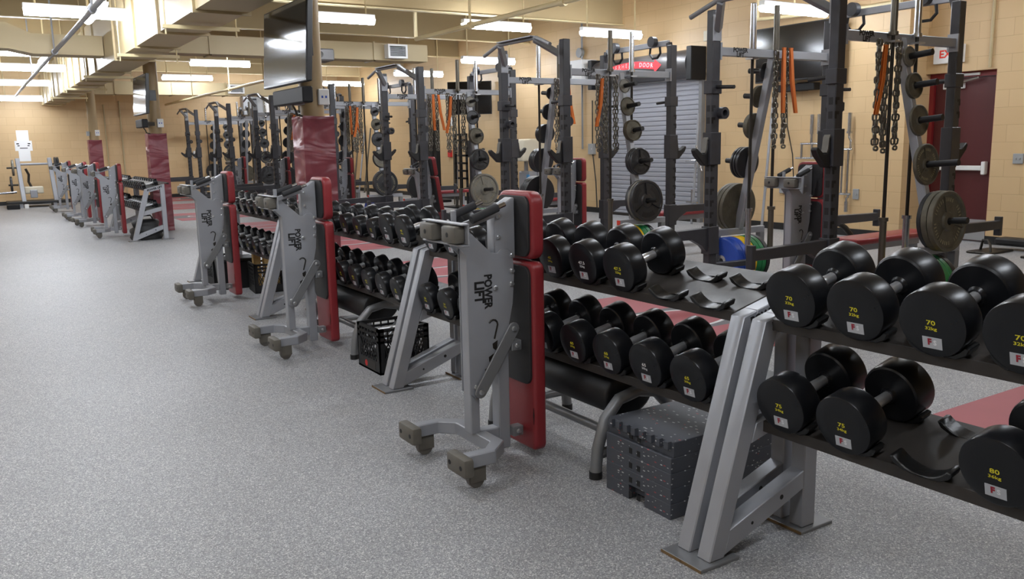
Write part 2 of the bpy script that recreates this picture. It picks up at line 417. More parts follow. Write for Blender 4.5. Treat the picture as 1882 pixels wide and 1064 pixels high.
# ---------------------------------------------------------------- overhead
for i, y in enumerate((3.1, 6.1, 9.1, 12.15, 15.15, 18.15, 21.15, 24.15)):
    g = MB().mat('tan_pipe')  # bottom flange coloured paler than the web to imitate bright lit lines
    g.box(-6, XL if y > 6.6 else XW, y-.055, y+.055, 3.35, 3.365).mat('ceiling_paint').box(-6, XL if y > 6.6 else XW, y-.006, y+.006, 3.365, ZC-.01).box(-6, XL if y > 6.6 else XW, y-.09, y+.09, ZC-.02, ZC)
    struct(g.build('trim_%d' % (i+1)))
for i, y in enumerate((4.6, 7.6, 10.6, 13.65, 16.65, 19.65, 22.65)):
    struct(MB().mat('ceiling_paint').box(-6, XL if y > 6.6 else XW, y-.03, y+.03, 3.62, ZC).build('trim_%d' % (i+9)))
md = thing('air_duct', 'long tan rectangular main air duct running the room above the left aisle', 'duct', (2.07, 0, 2.55))
MB().mat('tan_duct').box(-.23, .23, -1, 25.7, 0, .75).build('duct_body', md)
for y in (0, 1.6, 3.2, 4.8, 6.4, 8, 9.6, 11, 12.6, 14.6, 15.6, 16.6, 17.6, 18.6, 19.6, 20.6, 21.6, 22.6, 23.6, 24.6):
    g = MB().mat('tan_duct'); g.box(-.255, .255, y-.02, y+.02, -.025, 0).box(-.255, -.23, y-.02, y+.02, 0, .77).box(.23, .255, y-.02, y+.02, 0, .77)
    g.build('seam_flange', md)
for y in (5.6, 8.8, 11.6, 15.1, 18.1, 21.1):
    MB().mat('tan_pipe').box(-.36, .36, y-.02, y+.02, -.065, -.03).build('trapeze_bar', md)
    for s in (-1, 1): MB().mat('tan_pipe').rod((s*.33, y, -.12), (s*.33, y, ZC-2.55), .008, 6).build('hanger_rod', md)
def cross(name, label, x0, x1, y, z, h, vx, wv=.36, dep=.4):
    t = thing(name, label, 'duct', (0, y, z))
    MB().mat('tan_duct').box(x0, x1, 0, dep, 0, h).build('duct_body', t)
    x = x0+1
    while x < x1:
        g = MB().mat('tan_duct'); g.box(x-.015, x+.015, -.02, 0, -.02, h+.02).box(x-.015, x+.015, -.02, dep, -.02, 0); g.build('seam_flange', t); x += 1.35
    if vx is not None:
        gr = MB().mat('white_plastic'); W = wv
        gr.box(vx-W/2, vx+W/2, -.16, 0, h/2-.115, h/2-.085).box(vx-W/2, vx+W/2, -.16, 0, h/2+.085, h/2+.115).box(vx-W/2, vx-W/2+.035, -.16, 0, h/2-.085, h/2+.085).box(vx+W/2-.035, vx+W/2, -.16, 0, h/2-.085, h/2+.085)
        go = gr.build('vent_grille', t)
        l = MB().mat('silver_dark')
        for k in range(7): l.box(vx-W/2+.035, vx+W/2-.035, -.14, -.11, h/2-.08+k*.023, h/2-.07+k*.023)
        l.mat('bar_dark').box(vx-W/2+.035, vx+W/2-.035, -.03, -.02, h/2-.085, h/2+.085)
        l.build('louvre', go)
    return t
cross('cross_duct', 'tan cross duct with a white louvred vent, nearer of the two cross ducts', 2.35, 7.06, 13.8, 2.78, .28, 6.42)
cl = cross('cross_duct', 'plain tan duct stub leaving the main duct towards the left wall', .95, 1.83, 13.6, 2.68, .27, None)
MB().mat('tan_duct').prism([(.95, 0), (.95, .27), (.66, .40), (-6, .40), (-6, .06), (.66, .06)], 'xz', 0, .4).build('duct_transition', cl)
cross('cross_duct', 'tan cross duct with a small vent by the far wall, farther of the two', 2.35, 8.4, 23.6, 2.74, .32, 6.3, .4)
pipe('sprinkler_pipe', 'tan sprinkler pipe crossing above the power racks with vertical hangers', [(6.45, 2, 3.05), (6.45, 13.0, 3.05), (6.45, 13.0, 3.8)], .035, fit=((6.45, 11.2, 3.05), (6.45, 8.9, 3.05)), hang=((6.45, 11.2, 3.05), (6.45, 8.9, 3.05), (6.45, 5, 3.05)))
pipe('sprinkler_pipe', 'far tan sprinkler pipe running at a slant towards the far wall behind the columns', [(4.95, 15.2, 2.6), (4.95, 25.9, 2.6)], .03, fit=((4.95, 19, 2.6),), hang=((4.95, 19, 2.6), (4.95, 16.5, 2.6), (4.95, 22.5, 2.6)))
pipe('sprinkler_pipe', 'short tan pipe with an elbow in the top corner by the roller door wall', [(9.6, 8.6, 3.8), (9.6, 8.6, 2.98), (10.05, 7.2, 2.98), (10.05, 6.7, 2.98)], .03, hang=((9.75, 8.1, 2.98),))
pipe('sprinkler_pipe', 'bare steel pipe running above the left aisle beside the main duct', [(1.2, 2, 2.7), (1.2, 25.9, 2.7)], .028, 'silver', fit=((1.2, 9.4, 2.7), (1.2, 13.5, 2.7)), hang=((1.2, 9.4, 2.7), (1.2, 13.5, 2.7), (1.2, 18, 2.7)))

def fixture(loc, rz, label, L=1.22, hang=True):
    t = thing('strip_light', label, 'ceiling light', loc, rz, 'fluorescent strip lights')
    MB().mat('white_plastic').box(-L/2, L/2, -.045, .045, .035, .1).build('housing', t, bevel=.006)
    g = MB().mat('tube_light'); n = 10
    poly = [(.06*math.cos(PI+PI*k/n), .035+.075*math.sin(PI+PI*k/n)) for k in range(n+1)]
    g.prism(poly, 'yz', -L/2+.01, L/2-.01); g.build('diffuser', t)
    if hang:
        for s in (-.4, .4): MB().mat('tan_pipe').rod((s*L, 0, .1), (s*L, 0, ZC-loc[2]), .013, 8).build('hanger_rod', t)
    return t
lights = [
 ((1.4, 11.6, 2.95), 0, 'lit strip light nearest in the left aisle', 1.3), ((4.5, 11.6, 3.07), 0, 'lit strip light right of the nearest padded column'),
 ((7.15, 11.6, 3.1), 0, 'lit strip light crossed by the sprinkler pipe'), ((9.0, 11.1, 3.02), 0, 'lit strip light in front of the roller door hood'),
 ((9.07, 7.53, 2.91), 0, 'lit strip light in front of the wall television'),
 ((4.7, 18.6, 3.07), 0, 'lit strip light between the two nearest columns'), ((9.07, 15.07, 2.95), 0, 'lit strip light above the second nearest power rack'),
 ((4.95, 22.9, 3.1), 0, 'small lit strip light right of the middle column'), ((9.02, 18.1, 2.93), 0, 'lit strip light behind the third power rack'),
 ((9.2, 23.2, 3.05), 0, 'small lit strip light beside the fourth power rack'), ((7.2, 21.4, 3.07), 0, 'small lit strip light right of the nearest column, far back'),
 ((.95, 16.4, 2.95), 0, 'lit strip light, second along the left aisle'), ((1.25, 19.0, 2.92), 0, 'lit strip light, third along the left aisle'),
 ((1.35, 22.5, 2.88), 0, 'lit strip light, fourth along the left aisle'), ((1.5, 24.8, 2.66), 0, 'lit strip light against the far wall of the aisle'),
 ((1.36, 10.5, 2.82), PI/2, 'lengthwise strip light above the steel pipe, nearer', 1.25), ((1.38, 17.7, 2.92), PI/2, 'lengthwise strip light above the steel pipe, farther', 1.25),
 ((6.9, 24.6, 2.95), 0, 'small lit strip light high on the far wall by the vent'), ((-1.2, 16.4, 2.95), 0, 'lit strip light at the far left edge of the aisle'),
]
for L in lights: fixture(L[0], L[1], L[2], *(L[3:]))
# unseen lamps added to light the near half of the hall
n = 0
for y in (7.9, 4.2, .5):
    for x in (-4.2, -1.4, 1.0, 4.0, 7.0, 9.3):
        if (x > 9 and y > 7) or (x > 5 and y < 1) or (x < -3 and y > 4): continue
        fixture((x, y, 3.07), 0, 'added unseen strip light over the near half of the hall, %s in %s row' % (ORD[[-4.2,-1.4,1.0,4.0,7.0,9.3].index(x)], ORD[n]))
    n += 1
for i, (x, y) in enumerate(((-1.4, 11.6), (-4.2, 16.4), (-1.4, 22))): fixture((x, y, 3.0), 0, 'lit strip light over the far left bay, %s from the camera' % ORD[i])

# ---------------------------------------------------------------- columns
def column(x, y, label, padlabel):
    c = thing('column', label, 'column', (x, y, 0))
    c['kind'] = 'structure'
    MB().mat('tan_column').lathe([(0, 0), (0, .105), (ZC, .105), (ZC, 0)], (0, 0, 0), (0, 0, 1), 28).build('shaft', c)
    p = thing('column_pad', padlabel, 'column pad', (x, y, 0))
    # wrinkled vinyl wrap
    m = MB().mat('maroon_pad'); nz = 26; ns = 10; h = .147; vs = []
    rnd = random.Random(int(y*10))
    ph = [rnd.uniform(0, 6.28) for _ in range(12)]
    per = []
    for sx, sy, dx, dy in ((-1, -1, 1, 0), (1, -1, 0, 1), (1, 1, -1, 0), (-1, 1, 0, -1)):
        for k in range(ns): per.append((sx*h+dx*2*h*k/ns, sy*h+dy*2*h*k/ns, dx, dy, k/ns))
    for iz in range(nz+1):
        z = 1.62*iz/nz
        for (px, py, dx, dy, t) in per:
            nx, ny = dy, -dx
            a = math.sin(PI*t)*.010*(math.sin(z*17+ph[0]+t*3+dx*2)+.7*math.sin(z*29+ph[1]-t*4+dy*3)+.5*math.sin(z*9+t*7+ph[2]))
            vs.append((px+nx*a, py+ny*a, z+.004*math.sin(t*6+z*20)))
    n = len(per); fs = [(i*n+k, i*n+(k+1) % n, (i+1)*n+(k+1) % n, (i+1)*n+k) for i in range(nz) for k in range(n)]
    fs.append(tuple(range(n))[::-1]); fs.append(tuple(nz*n+k for k in range(n)))
    m.add(vs, fs); m.build('vinyl_cover', p, ang=50)
    MB().mat('maroon_pad').box(-h-.004, h+.004, -h-.004, h+.004, 0, .03).build('bottom_hem', p, bevel=.004)
    b = tag(MB().mat('white_plastic').box(x+.02, x+.12, y-.135, y-.1, 1.72, 1.86).build('outlet_box', bevel=.006), 'pale outlet box on the '+label.split(' with ')[0]+', facing the camera', 'outlet')
    MB().mat('blue').box(x+.045, x+.06, y-.139, y-.134, 1.78, 1.8).build('socket', b); MB().mat('blue').box(x+.08, x+.095, y-.139, y-.134, 1.78, 1.8).build('socket', b)
    tag(MB().mat('grey_box').box(x-.16, x-.1, y-.1, y+.06, 1.72, 1.83).build('junction_box', bevel=.006), 'grey junction box on the aisle side of the '+label.split(' with ')[0], 'junction box')
column(2.72, 7.65, 'nearest tan column with a television on it', 'wrinkled maroon vinyl pad around the nearest tan column')
column(2.75, 15.45, 'middle tan column with a television on it', 'wrinkled maroon vinyl pad around the middle tan column')
column(2.72, 23.2, 'farthest tan column with no television', 'wrinkled maroon vinyl pad around the farthest tan column')
tv('column_television', 'big black television bracketed to the nearest column, facing the aisle', (2.38, 7.3, 2.2), R(0), 1.15, .66, R(4))
tv('column_television', 'black television bracketed to the middle column, facing the aisle', (2.42, 14.65, 2.2), R(0), 1.15, .6, R(4))
for (x, y, l, hw) in ((2.42, 7.3, 'nearest', .4), (2.48, 15.05, 'middle', .3)):
    s = thing('soundbar', 'black soundbar under the television on the %s column' % l, 'speaker', (x, y, 1.775))
    MB().mat('hood_black').box(-.04, .05, -hw, hw, -.065, .065).build('cabinet', s, bevel=.01)
    MB().mat('bar_dark').bar((.04, .1, 0), (.22, .2, 0), .06, .06).build('bracket', s)
    tag(MB().mat('bar_dark').tube([(x+.04, y+.12, 1.72), (x+.08, y+.16, 1.67), (x+.09, y+.16, 1.63), (x+.15, y+.2, 1.62)], .009, 8).build('power_cable'), 'black cable dangling under the soundbar of the %s column' % l, 'cable')

pj = thing('ceiling_projector', 'dark projector box hanging from a tan pole beside the nearest column', 'projector', (4.75, 12.9, 2.72))
MB().mat('hood_grey').box(-.17, .17, -.2, .2, -.09, .09).build('casing', pj, bevel=.02); MB().mat('tan_pipe').rod((-.12, 0, .09), (-.12, 0, ZC-2.72), .03, 10).build('drop_pole', pj)
MB().mat('tv_screen').lathe([(0, 0), (0, .05), (.02, .045), (.02, 0)], (-.06, -.2, 0), (0, -1, 0), 16).build('lens', pj)
# ---------------------------------------------------------------- flooring inlays behind the dumbbell racks
RK = [4.09]+[4.05+3.38*k for k in range(1, 7)]
for k, y in enumerate([.67-.02]+RK):
    yc = y+.61; X0, X1, hw = 3.4, 5.25, 1.02
    z = .0025
    r = MB().mat('inlay_red')
    r.box(X0, X1, yc-hw, yc-.36, -.01, z).box(X0, X1, yc+.36, yc+hw, -.01, z)
    struct(r.build('floor_inlay'))
    d = MB().mat('inlay_dark').box(X0, X1, yc-.36, yc+.36, -.01, z)
    do = struct(d.build('floor_inlay'))
    e = MB().mat('inlay_light'); e2 = MB().mat('inlay_red')
    el = lambda a, b: [((X0+X1)/2+a*math.cos(2*PI*i/36), yc+b*math.sin(2*PI*i/36)) for i in range(36)]
    e.prism(el(.62, .31), 'xy', z-.001, z+.0006).build('emblem_outline', do)
    e2.prism(el(.58, .28), 'xy', z-.001, z+.0012).build('emblem', do)

# ---------------------------------------------------------------- dumbbells
A = math.atan(.245); CA, SA = math.cos(A), math.sin(A)
DB = {}
def make_dumbbell(D, W, hl, lab, kg, ink, detail=True):
    """axis along local x, camera-facing head at -x; local origin midway along the handle"""
    key = (D, W, hl, lab, ink)
    if key in DB: return DB[key]
    r = D/2; L2 = hl/2+W; n = 40 if detail else 20
    root = bpy.data.objects.new('dumbbell', None); COL.objects.link(root); root.empty_display_size = .05
    for sgn in (-1, 1):
        prof = [(0, 0), (0, .6*r), (.0, r-.007), (.0022, r-.002), (.007, r), (W-.012, r*.985), (W-.004, r*.96), (W, r*.9), (W+.004, r*.3), (W+.012, .022), (W+.012, 0)]
        org = (-L2, 0, 0) if sgn < 0 else (L2, 0, 0)
        MB().mat('urethane').lathe(prof, org, (-sgn, 0, 0), n).build('head', root, ang=28)
    h = MB().mat('handle_steel'); h.lathe([(-hl/2, 0), (-hl/2, .019), (-hl/2+.008, .021), (-hl/2+.012, .0165), (-hl/4, .0165), (0, .018), (hl/4, .0165), (hl/2-.012, .0165), (hl/2-.008, .021), (hl/2, .019), (hl/2, 0)], (0, 0, 0), (1, 0, 0), 14).build('handle', root)
    if detail:
        xf = -L2-.0002
        k = D/.19
        text_part('weight_number', [(lab, .0185*k, 0, .004*k), (kg, .0125*k, -.001, -.012*k)], (xf, 0, 0), (0, -1, 0), (0, 0, 1), ink, root, .02, sx=1.4)
        s = MB().mat('sticker').box(xf-.0012, xf, -.027*k, .027*k, -.069*k, -.037*k).build('sticker', root)
        zc = -.053*k
        text_part('sticker_logo', [('F', .024*k, 0, .002*k)], (xf-.0012, .007*k, zc), (0, -1, 0), (0, 0, 1), 'logo_red', s, .05)
        text_part('sticker_lettering', [('S', .019*k, 0, .001*k)], (xf-.0012, -.008*k, zc), (0, -1, 0), (0, 0, 1), 'logo_white', s, .04)
    else:
        xf = -L2-.0002; k = D/.19
        MB().mat('sticker').box(xf-.0012, xf, -.022*k, .022*k, -.066*k, -.04*k).build('sticker', root)
        text_part('weight_number', [(lab, .03*k, 0, 0)], (xf, 0, 0), (0, -1, 0), (0, 0, 1), ink, root, .02)
    DB[key] = [root, L2, r, False]
    return DB[key]
KG = {'10': '4.5kg', '12.5': '5.7kg', '15': '7kg', '17.5': '8kg', '20': '9kg', '22.5': '10kg', '25': '11kg', '27.5': '12kg', '30': '14kg', '32.5': '15kg', '35': '16kg', '37.5': '17kg', '40': '18kg', '42.5': '19kg', '45': '20kg', '47.5': '22kg', '50': '23kg', '55': '25kg', '60': '27kg', '65': '30kg', '70': '32kg', '75': '34kg', '80': '36kg'}
UF = -.03
SH = {'top': (2.12, .778), 'bottom': (2.09, .446)}
def saddle_mb(r, w=.05):
    """angular cradle; local x along the dumbbell axis, z up, origin on the shelf"""
    up = []; rr = r+.0015; zc = r+.001; a0 = R(52)
    for i in range(9):
        a = -a0+2*a0*i/8; up.append((rr*math.sin(a), zc-rr*math.cos(a)))
    e = up[-1]; lo = [(e[0]+.014, e[1]-.004), (e[0]+.004, e[1]-.024), (r*.52, -.004), (-r*.52, -.004), (-e[0]-.004, e[1]-.024), (-e[0]-.014, e[1]-.004)]
    m = MB().mat('saddle_black'); m.prism(up+lo, 'yz', -w/2, w/2)
    return m
SMESH = {}
def place_dumbbell(D, W, hl, lab, y, shelf, label, dx=0, group=None, detail=True, ink='yellow_ink'):
    d = make_dumbbell(D, W, hl, lab, KG[lab], ink, detail); root, L2, r, used = d
    o = root if not used else copy_tree(root); d[3] = True
    x0, z0 = SH[shelf]; u = UF+L2
    x = x0+dx+u*CA-(r+.001)*SA; z = z0+u*SA+(r+.001)*CA
    o.location = (x, y, z); o.rotation_euler = (0, -A, 0)
    tag(o, label, 'dumbbell'); o['group'] = group or 'dumbbells on the rack shelves'
    return o

# ---------------------------------------------------------------- dumbbell racks
def rack(y0, y1, label, dx=0, slots=(), near_frame=True, far_frame=True):
    """open two-shelf rack between y0 (near) and y1 (far); frames just inside each end"""
    t = thing('dumbbell_rack', label, 'dumbbell rack', (dx, y0, 0), 0, 'dumbbell racks'); Ln = y1-y0
    ends = []
    if near_frame: ends.append((.045, -1))
    if far_frame: ends.append((Ln-.045, 1))
    for yc, s in ends:
        a, b = yc-.029, yc+.029
        MB().mat('silver').prism([(1.866, .012), (1.934, .012), (2.158, .745), (2.158, .788), (2.095, .772)], 'xz', a, b).build('front_leg', t, bevel=.004)
        MB().mat('silver').prism([(2.158, .788), (2.158, .727), (2.312, .765), (2.312, .826)], 'xz', a, b).build('top_bar', t, bevel=.003)
        MB().mat('silver').prism([(2.312, .012), (2.378, .012), (2.378, .842), (2.312, .826)], 'xz', a, b).build('rear_leg', t, bevel=.004)
        MB().mat('silver').prism([(2.045, .375), (2.312, .443), (2.312, .503), (2.066, .440)], 'xz', a, b).build('middle_bar', t, bevel=.003)
        br = MB().mat('silver').prism([(1.934, .02), (2.312, .158), (2.312, .224), (1.954, .102)], 'xz', a, b).build('foot_brace', t, bevel=.003)
        g = MB().mat('black_ink'); e = a if s < 0 or True else b
        for q, yy in ((a-.0006, 1), (b+.0006, 1)):
            for cx, cz, rr in ((2.06, .10, .006), (2.20, .155, .009)):
                g.add([(cx+rr*math.cos(2*PI*k/12), q, cz+rr*math.sin(2*PI*k/12)) for k in range(12)], [tuple(range(12))])
        g.build('bolt_hole', br)
        for x0, x1 in ((1.812, 1.985), (2.285, 2.452)):
            p = MB().mat('silver_dark').box(x0, x1, yc-.047, yc+.047, 0, .012).build('base_plate', t, bevel=.002)
            MB().mat('rust').box(x0-.0008, x0+.001, yc-.047, yc+.047, .001, .011).build('rust_edge', p)
        text_part('lettering', [('POWER LIFT', .04, 0, 0)], (2.236, a, .777), (CA, 0, SA), (-SA, 0, CA), 'black_ink', t, .05)
    for nm, (x0, z0) in SH.items():
        m = MB().mat('shelf_black')
        L = .345 if nm == 'top' else .30
        m.prism([(x0, z0-.036), (x0, z0), (x0+L*CA, z0+L*SA), (x0+L*CA+.004, z0+L*SA-.03), (x0+L*CA-.002, z0+L*SA-.03), (x0+L*CA-.002, z0+L*SA-.006), (x0+.006, z0-.006), (x0+.006, z0-.036)], 'xz', .08, Ln-.08)
        m.build('shelf', t, bevel=.0015)
    for y, shelf, r, L2, W in slots:
        x0, z0 = SH[shelf]
        for u in (UF+W*.5, UF+2*L2-W*.5):
            k = (round(r, 4),)
            if k not in SMESH:
                o = saddle_mb(r).build('saddle', t, bevel=.003); SMESH[k] = o
            else: o = SMESH[k].copy(); COL.objects.link(o); o.parent = t
            o.location = (x0+u*CA, y-y0, z0+u*SA+.0005); o.rotation_euler = (0, -A, 0)
    return t
def fill(y0, y1, label, rn, top, bottom, dx=0, detail=True, empties=(), fromend='right', nf=True, ff=True):
    slots = []
    for shelf, row in (('top', top), ('bottom', bottom)):
        for i, (y, lab, D, W, hl) in enumerate(row):
            slots.append((y, shelf, D/2, W+hl/2, W))
            ink = 'white_ink' if (i*7+len(lab)) % 5 == 4 else 'yellow_ink'
            if lab == '47.5': ink = 'white_ink' if i == 1 else 'yellow_ink'
            if lab in ('70', '75', '80'): ink = 'yellow_ink'
            place_dumbbell(D, W, hl, lab, y, shelf, 'black dumbbell, %s from the %s end, %s shelf of the %s dumbbell rack' % (ORD[i], fromend, shelf, rn), dx, 'dumbbells on the %s rack' % rn, detail, ink)
    for y, shelf, D, W, hl in empties: slots.append((y, shelf, D/2, W+hl/2, W))
    return rack(y0, y1, label, dx, slots, nf, ff)
J = [-.52, 1.885, 4.29, 6.79, 9.17]
def run(y, n, labs, D, W, hl, st=.228): return [(y+st*i, labs[i], D[i] if isinstance(D, (list, tuple)) else D, W[i] if isinstance(W, (list, tuple)) else W, hl) for i in range(n)]
fill(J[0], J[1], 'nearest silver dumbbell rack, holding the heaviest dumbbells', 'nearest',
     [(1.70, '70', .186, .083, .135), (1.475, '70', .186, .083, .135), (1.245, '70', .188, .083, .135), (1.02, '70', .19, .083, .135), (.79, '75', .192, .085, .135)],
     [(1.70, '75', .182, .088, .14), (1.475, '75', .183, .088, .14), (1.04, '80', .188, .09, .14), (.81, '80', .188, .09, .14)], empties=[(1.255, 'bottom', .19, .088, .14)], fromend='left', nf=False)
fill(J[1], J[2], 'second nearest silver dumbbell rack, behind the nearest upright bench', 'second nearest',
     run(2.515, 8, ['47.5', '47.5', '45', '45', '42.5', '42.5', '40', '40'], [.183, .18, .176, .174, .17, .168, .164, .162], .075, .125),
     run(2.101, 10, ['65', '65', '60', '60', '60', '55', '55', '55', '50', '50'], [.178, .177, .174, .172, .17, .168, .166, .166, .164, .164], [.085, .085, .083, .083, .082, .08, .078, .076, .06, .06], .13, .2245),
     empties=[(2.07, 'top', .184, .075, .125), (2.29, 'top', .184, .075, .125)])
fill(J[2], J[3], 'third nearest silver dumbbell rack, between the nearest and second upright benches', 'third nearest',
     run(4.45, 10, ['40', '40', '37.5', '37.5', '35', '35', '32.5', '32.5', '30', '30'], [.184, .18, .136, .136, .136, .134, .134, .134, .132, .132], [.05, .05, .065, .065, .065, .06, .06, .06, .06, .06], .12),
     run(4.51, 10, ['50', '50', '47.5', '47.5', '45', '45', '42.5', '42.5', '40', '40'], .152, .062, .125, .217))
fill(J[3], J[4], 'fourth nearest silver dumbbell rack, behind the third upright bench', 'fourth nearest',
     run(6.99, 10, ['27.5', '27.5', '25', '25', '22.5', '22.5', '20', '20', '17.5', '17.5'], .122, .05, .12, .216),
     run(6.99, 10, ['30', '30', '27.5', '27.5', '25', '25', '22.5', '22.5', '20', '20'], .128, .055, .12, .216))
fill(13.79, 16.2, 'far silver dumbbell rack standing in front of the middle padded column', 'far',
     run(14.0, 10, ['30', '30', '25', '25', '20', '20', '15', '15', '12.5', '12.5'], .098, .055, .13, .2), run(14.0, 10, ['35', '35', '30', '30', '25', '25', '20', '20', '15', '15'], .11, .055, .13, .2), .14, False)
fill(16.24, 18.6, 'farthest silver dumbbell rack, behind the cluster of far upright benches', 'farthest',
     run(16.45, 10, ['30', '30', '25', '25', '20', '20', '15', '15', '12.5', '12.5'], .098, .055, .13, .2), run(16.45, 4, ['35', '35', '30', '30'], .11, .055, .13, .2), .14, False)
# ---------------------------------------------------------------- upright folding benches on wheels
def rrect(y0, y1, z0, z1, r, n=5):
    P = []
    for cy, cz, a0 in ((y1-r, z1-r, 0), (y0+r, z1-r, 90), (y0+r, z0+r, 180), (y1-r, z0+r, 270)):
        for k in range(n+1):
            a = R(a0+90*k/n); P.append((cy+r*math.cos(a), cz+r*math.sin(a)))
    return P
def bolt(parent, p, r=.011, d=(0, -1, 0), name='bolt'):
    return MB().mat('steel_plain').lathe([(0, 0), (0, r), (.004, r), (.006, r*.7), (.012, r*.7), (.013, 0)], p, d, 10).build(name, parent)
def make_bench(label, loc, rz=0):
    t = thing('weight_bench', label, 'weight bench', loc, rz, 'folding weight benches stood on end')
    q = -1.75; S = lambda pts: [(x+q, z) for x, z in pts]
    MB().mat('silver').box(.065, .12, -.03, .03, .045, .9).build('back_beam', t, bevel=.004)
    MB().mat('silver').box(-.075, -.03, -.03, .03, .14, .93).build('front_post', t, bevel=.004)
    MB().mat('silver').box(-.03, .065, -.028, .028, .09, .146).build('base_tube', t, bevel=.004)
    U = [(-.215, .25), (-.09, .25), (0, .17), (0, -.17), (-.09, -.25), (-.215, -.25), (-.215, -.2), (-.11, -.2), (-.055, -.145), (-.055, .145), (-.11, .2), (-.215, .2)]
    MB().mat('silver').prism(U, 'xy', .088, .143).build('wheel_frame', t, bevel=.004, ang=15)
    for s in (-1, 1):
        f = MB().mat('rubber_grey').box(-.262, -.215, s*.225-.075, s*.225+.075, .072, .15).build('rubber_foot', t, bevel=.012, seg=2)
        g = MB().mat('black_ink')
        for k in (-1, 1): g.lathe([(0, 0), (0, .01), (.0008, .01), (.0008, 0)], (-.262, s*.225+k*.045, .111), (-1, 0, 0), 12)
        g.build('bolt_hole', f)
        c = MB().mat('rubber_grey').box(-.205, -.135, s*.225-.022, s*.225-.018, .028, .09).box(-.205, -.135, s*.225+.018, s*.225+.022, .028, .09).box(-.205, -.135, s*.225-.022, s*.225+.022, .08, .09).build('caster_fork', t)
        MB().mat('wheel').lathe([(-.015, 0), (-.015, .03), (-.012, .036), (.012, .036), (.015, .03), (.015, 0)], (-.172, s*.225, .036), (0, 1, 0), 20).build('wheel', c)
    out = S([(1.615, 1.0), (1.628, 1.032), (1.66, 1.038), (1.68, 1.005), (1.79, .905), (1.82, .90), (1.835, .915), (1.87, .915), (1.895, .89), (1.90, .80), (1.89, .68), (1.868, .585), (1.80, .44), (1.735, .305), (1.70, .295), (1.672, .32), (1.672, .90), (1.62, .955)])
    for s in (-1, 1):
        sp = MB().mat('silver').prism(out, 'xz', s*.031, s*.037).build('side_plate', t, bevel=.0015)
        if s < 0:
            g = MB().mat('bar_dark'); y = -.0378
            arcp = [(1.79+.022*math.cos(R(a)), .60+.022*math.sin(R(a))) for a in range(150, -31, -30)]
            g.tube([(x+q, y, z) for x, z in arcp]+[(1.795+q, y, .54)], .004, 6)
            for x, z in ((1.785, .52), (1.765, .465), (1.745, .415), (1.725, .37)):
                g.prism(S([(x, z), (x+.025, z+.012), (x+.02, z-.035), (x+.002, z-.02)]), 'xz', y-.0006, y+.0005)
            g.build('ladder_slot', sp)
            lk = MB().mat('silver_dark')
            a, b = Vector((1.882+q, .575)), Vector((1.715+q, .325)); d = (b-a).normalized(); n = Vector((-d.y, d.x)); P = []
            for c, sg in ((a, -1), (b, 1)):
                for k in range(7):
                    th = PI*k/6; v = n*math.cos(th)*-sg*-1+d*sg*math.sin(th); v = (n*math.cos(th)*(1 if sg > 0 else -1)+d*sg*math.sin(th)); P.append(tuple(c+v*.027))
            lk.prism(P, 'xz', -.056, -.046)
            lo = lk.build('support_link', t, bevel=.002)
            for c in (a, b): bolt(lo, (c.x, -.056, c.y), .012)
            for x, z in ((1.805, .755), (1.885, .765), (1.888, .82), (1.89, .885), (1.70, .345), (1.645, 1.012)): bolt(sp, (x+q, -.037, z))
            text_part('lettering', [('POWER', .05, .0, .021), ('LIFT', .062, 0, -.022)], (-.002, -.037, .745), (0, 0, -1), (1, 0, 0), 'black_ink', t, .045, sx=.82)
    sb = MB().mat('silver').prism(S([(1.81, .885), (1.81, 1.075), (1.90, 1.125), (1.912, 1.125), (1.912, .87), (1.90, .87)]), 'xz', -.03, .03).build('seat_beam', t, bevel=.004)
    for z in (1.05, .965): bolt(sb, (1.83+q, -.03, z), .009)
    MB().mat('silver').bar((1.81+q, -.045, 1.068), (1.645+q, -.045, 1.02), .014, .03).build('linkage_bar', t, bevel=.003)
    for y in (-.085, .10):
        g = MB().mat('grip_foam').rod((1.795+q, y, 1.092), (1.672+q, y, 1.05), .017, 14).build('handle_grip', t)
        MB().mat('chrome').rod((1.83+q, y, 1.104), (1.795+q, y, 1.092), .01, 10).build('grip_stem', g)
    MB().mat('silver').rod((1.66+q, .04, 1.0), (1.66+q, .04, 1.08), .012, 12).build('stop_pin', t)
    bk = MB().mat('silver'); bk.box(-.17, -.135, -.17, .17, .955, .962).box(-.17, -.135, -.17, .17, 1.038, 1.045).box(-.142, -.135, -.17, .17, .962, 1.038)
    bo = bk.build('foot_bracket', t, bevel=.002)
    for s in (-1, 1):
        f = MB().mat('rubber_grey').box(-.195, -.142, s*.095-.055, s*.095+.055, .966, 1.034).build('rubber_foot', t, bevel=.012, seg=2)
        MB().mat('black_ink').lathe([(0, 0), (0, .01), (.0008, .01), (.0008, 0)], (-.195, s*.095, 1.0), (-1, 0, 0), 12).build('bolt_hole', f)
    for nm, z0, z1, zb in (('seat_pad', .868, 1.15, .868), ('back_pad', .04, .858, .32)):
        p = MB().mat('red_vinyl').prism(rrect(-.135, .135, z0, z1, .05 if nm == 'seat_pad' else .03), 'yz', 1.93+q, 1.99+q).build(nm, t, bevel=.014, seg=3, ang=60)
        MB().mat('board_black').prism(rrect(-.117, .117, zb+.012, z1-.018, .04), 'yz', 1.918+q, 1.932+q).build('backing_board', p, bevel=.002)
        if nm == 'back_pad':
            MB().mat('black_ink').prism([(-.128, .2), (-.124, .235), (-.12, .2), (-.124, .16)], 'yz', 1.9285+q, 1.93+q).build('tear', p)
    for z in (.12, .50):
        b = MB().mat('silver_dark').box(.12, .17, -.055, -.012, z-.022, z+.022).build('pad_bracket', t, bevel=.003); bolt(b, (.145, -.055, z), .01)
    return t
b1 = make_bench('upright red bench nearest the camera, in front of the second nearest dumbbell rack', (1.752, 3.03, 0))
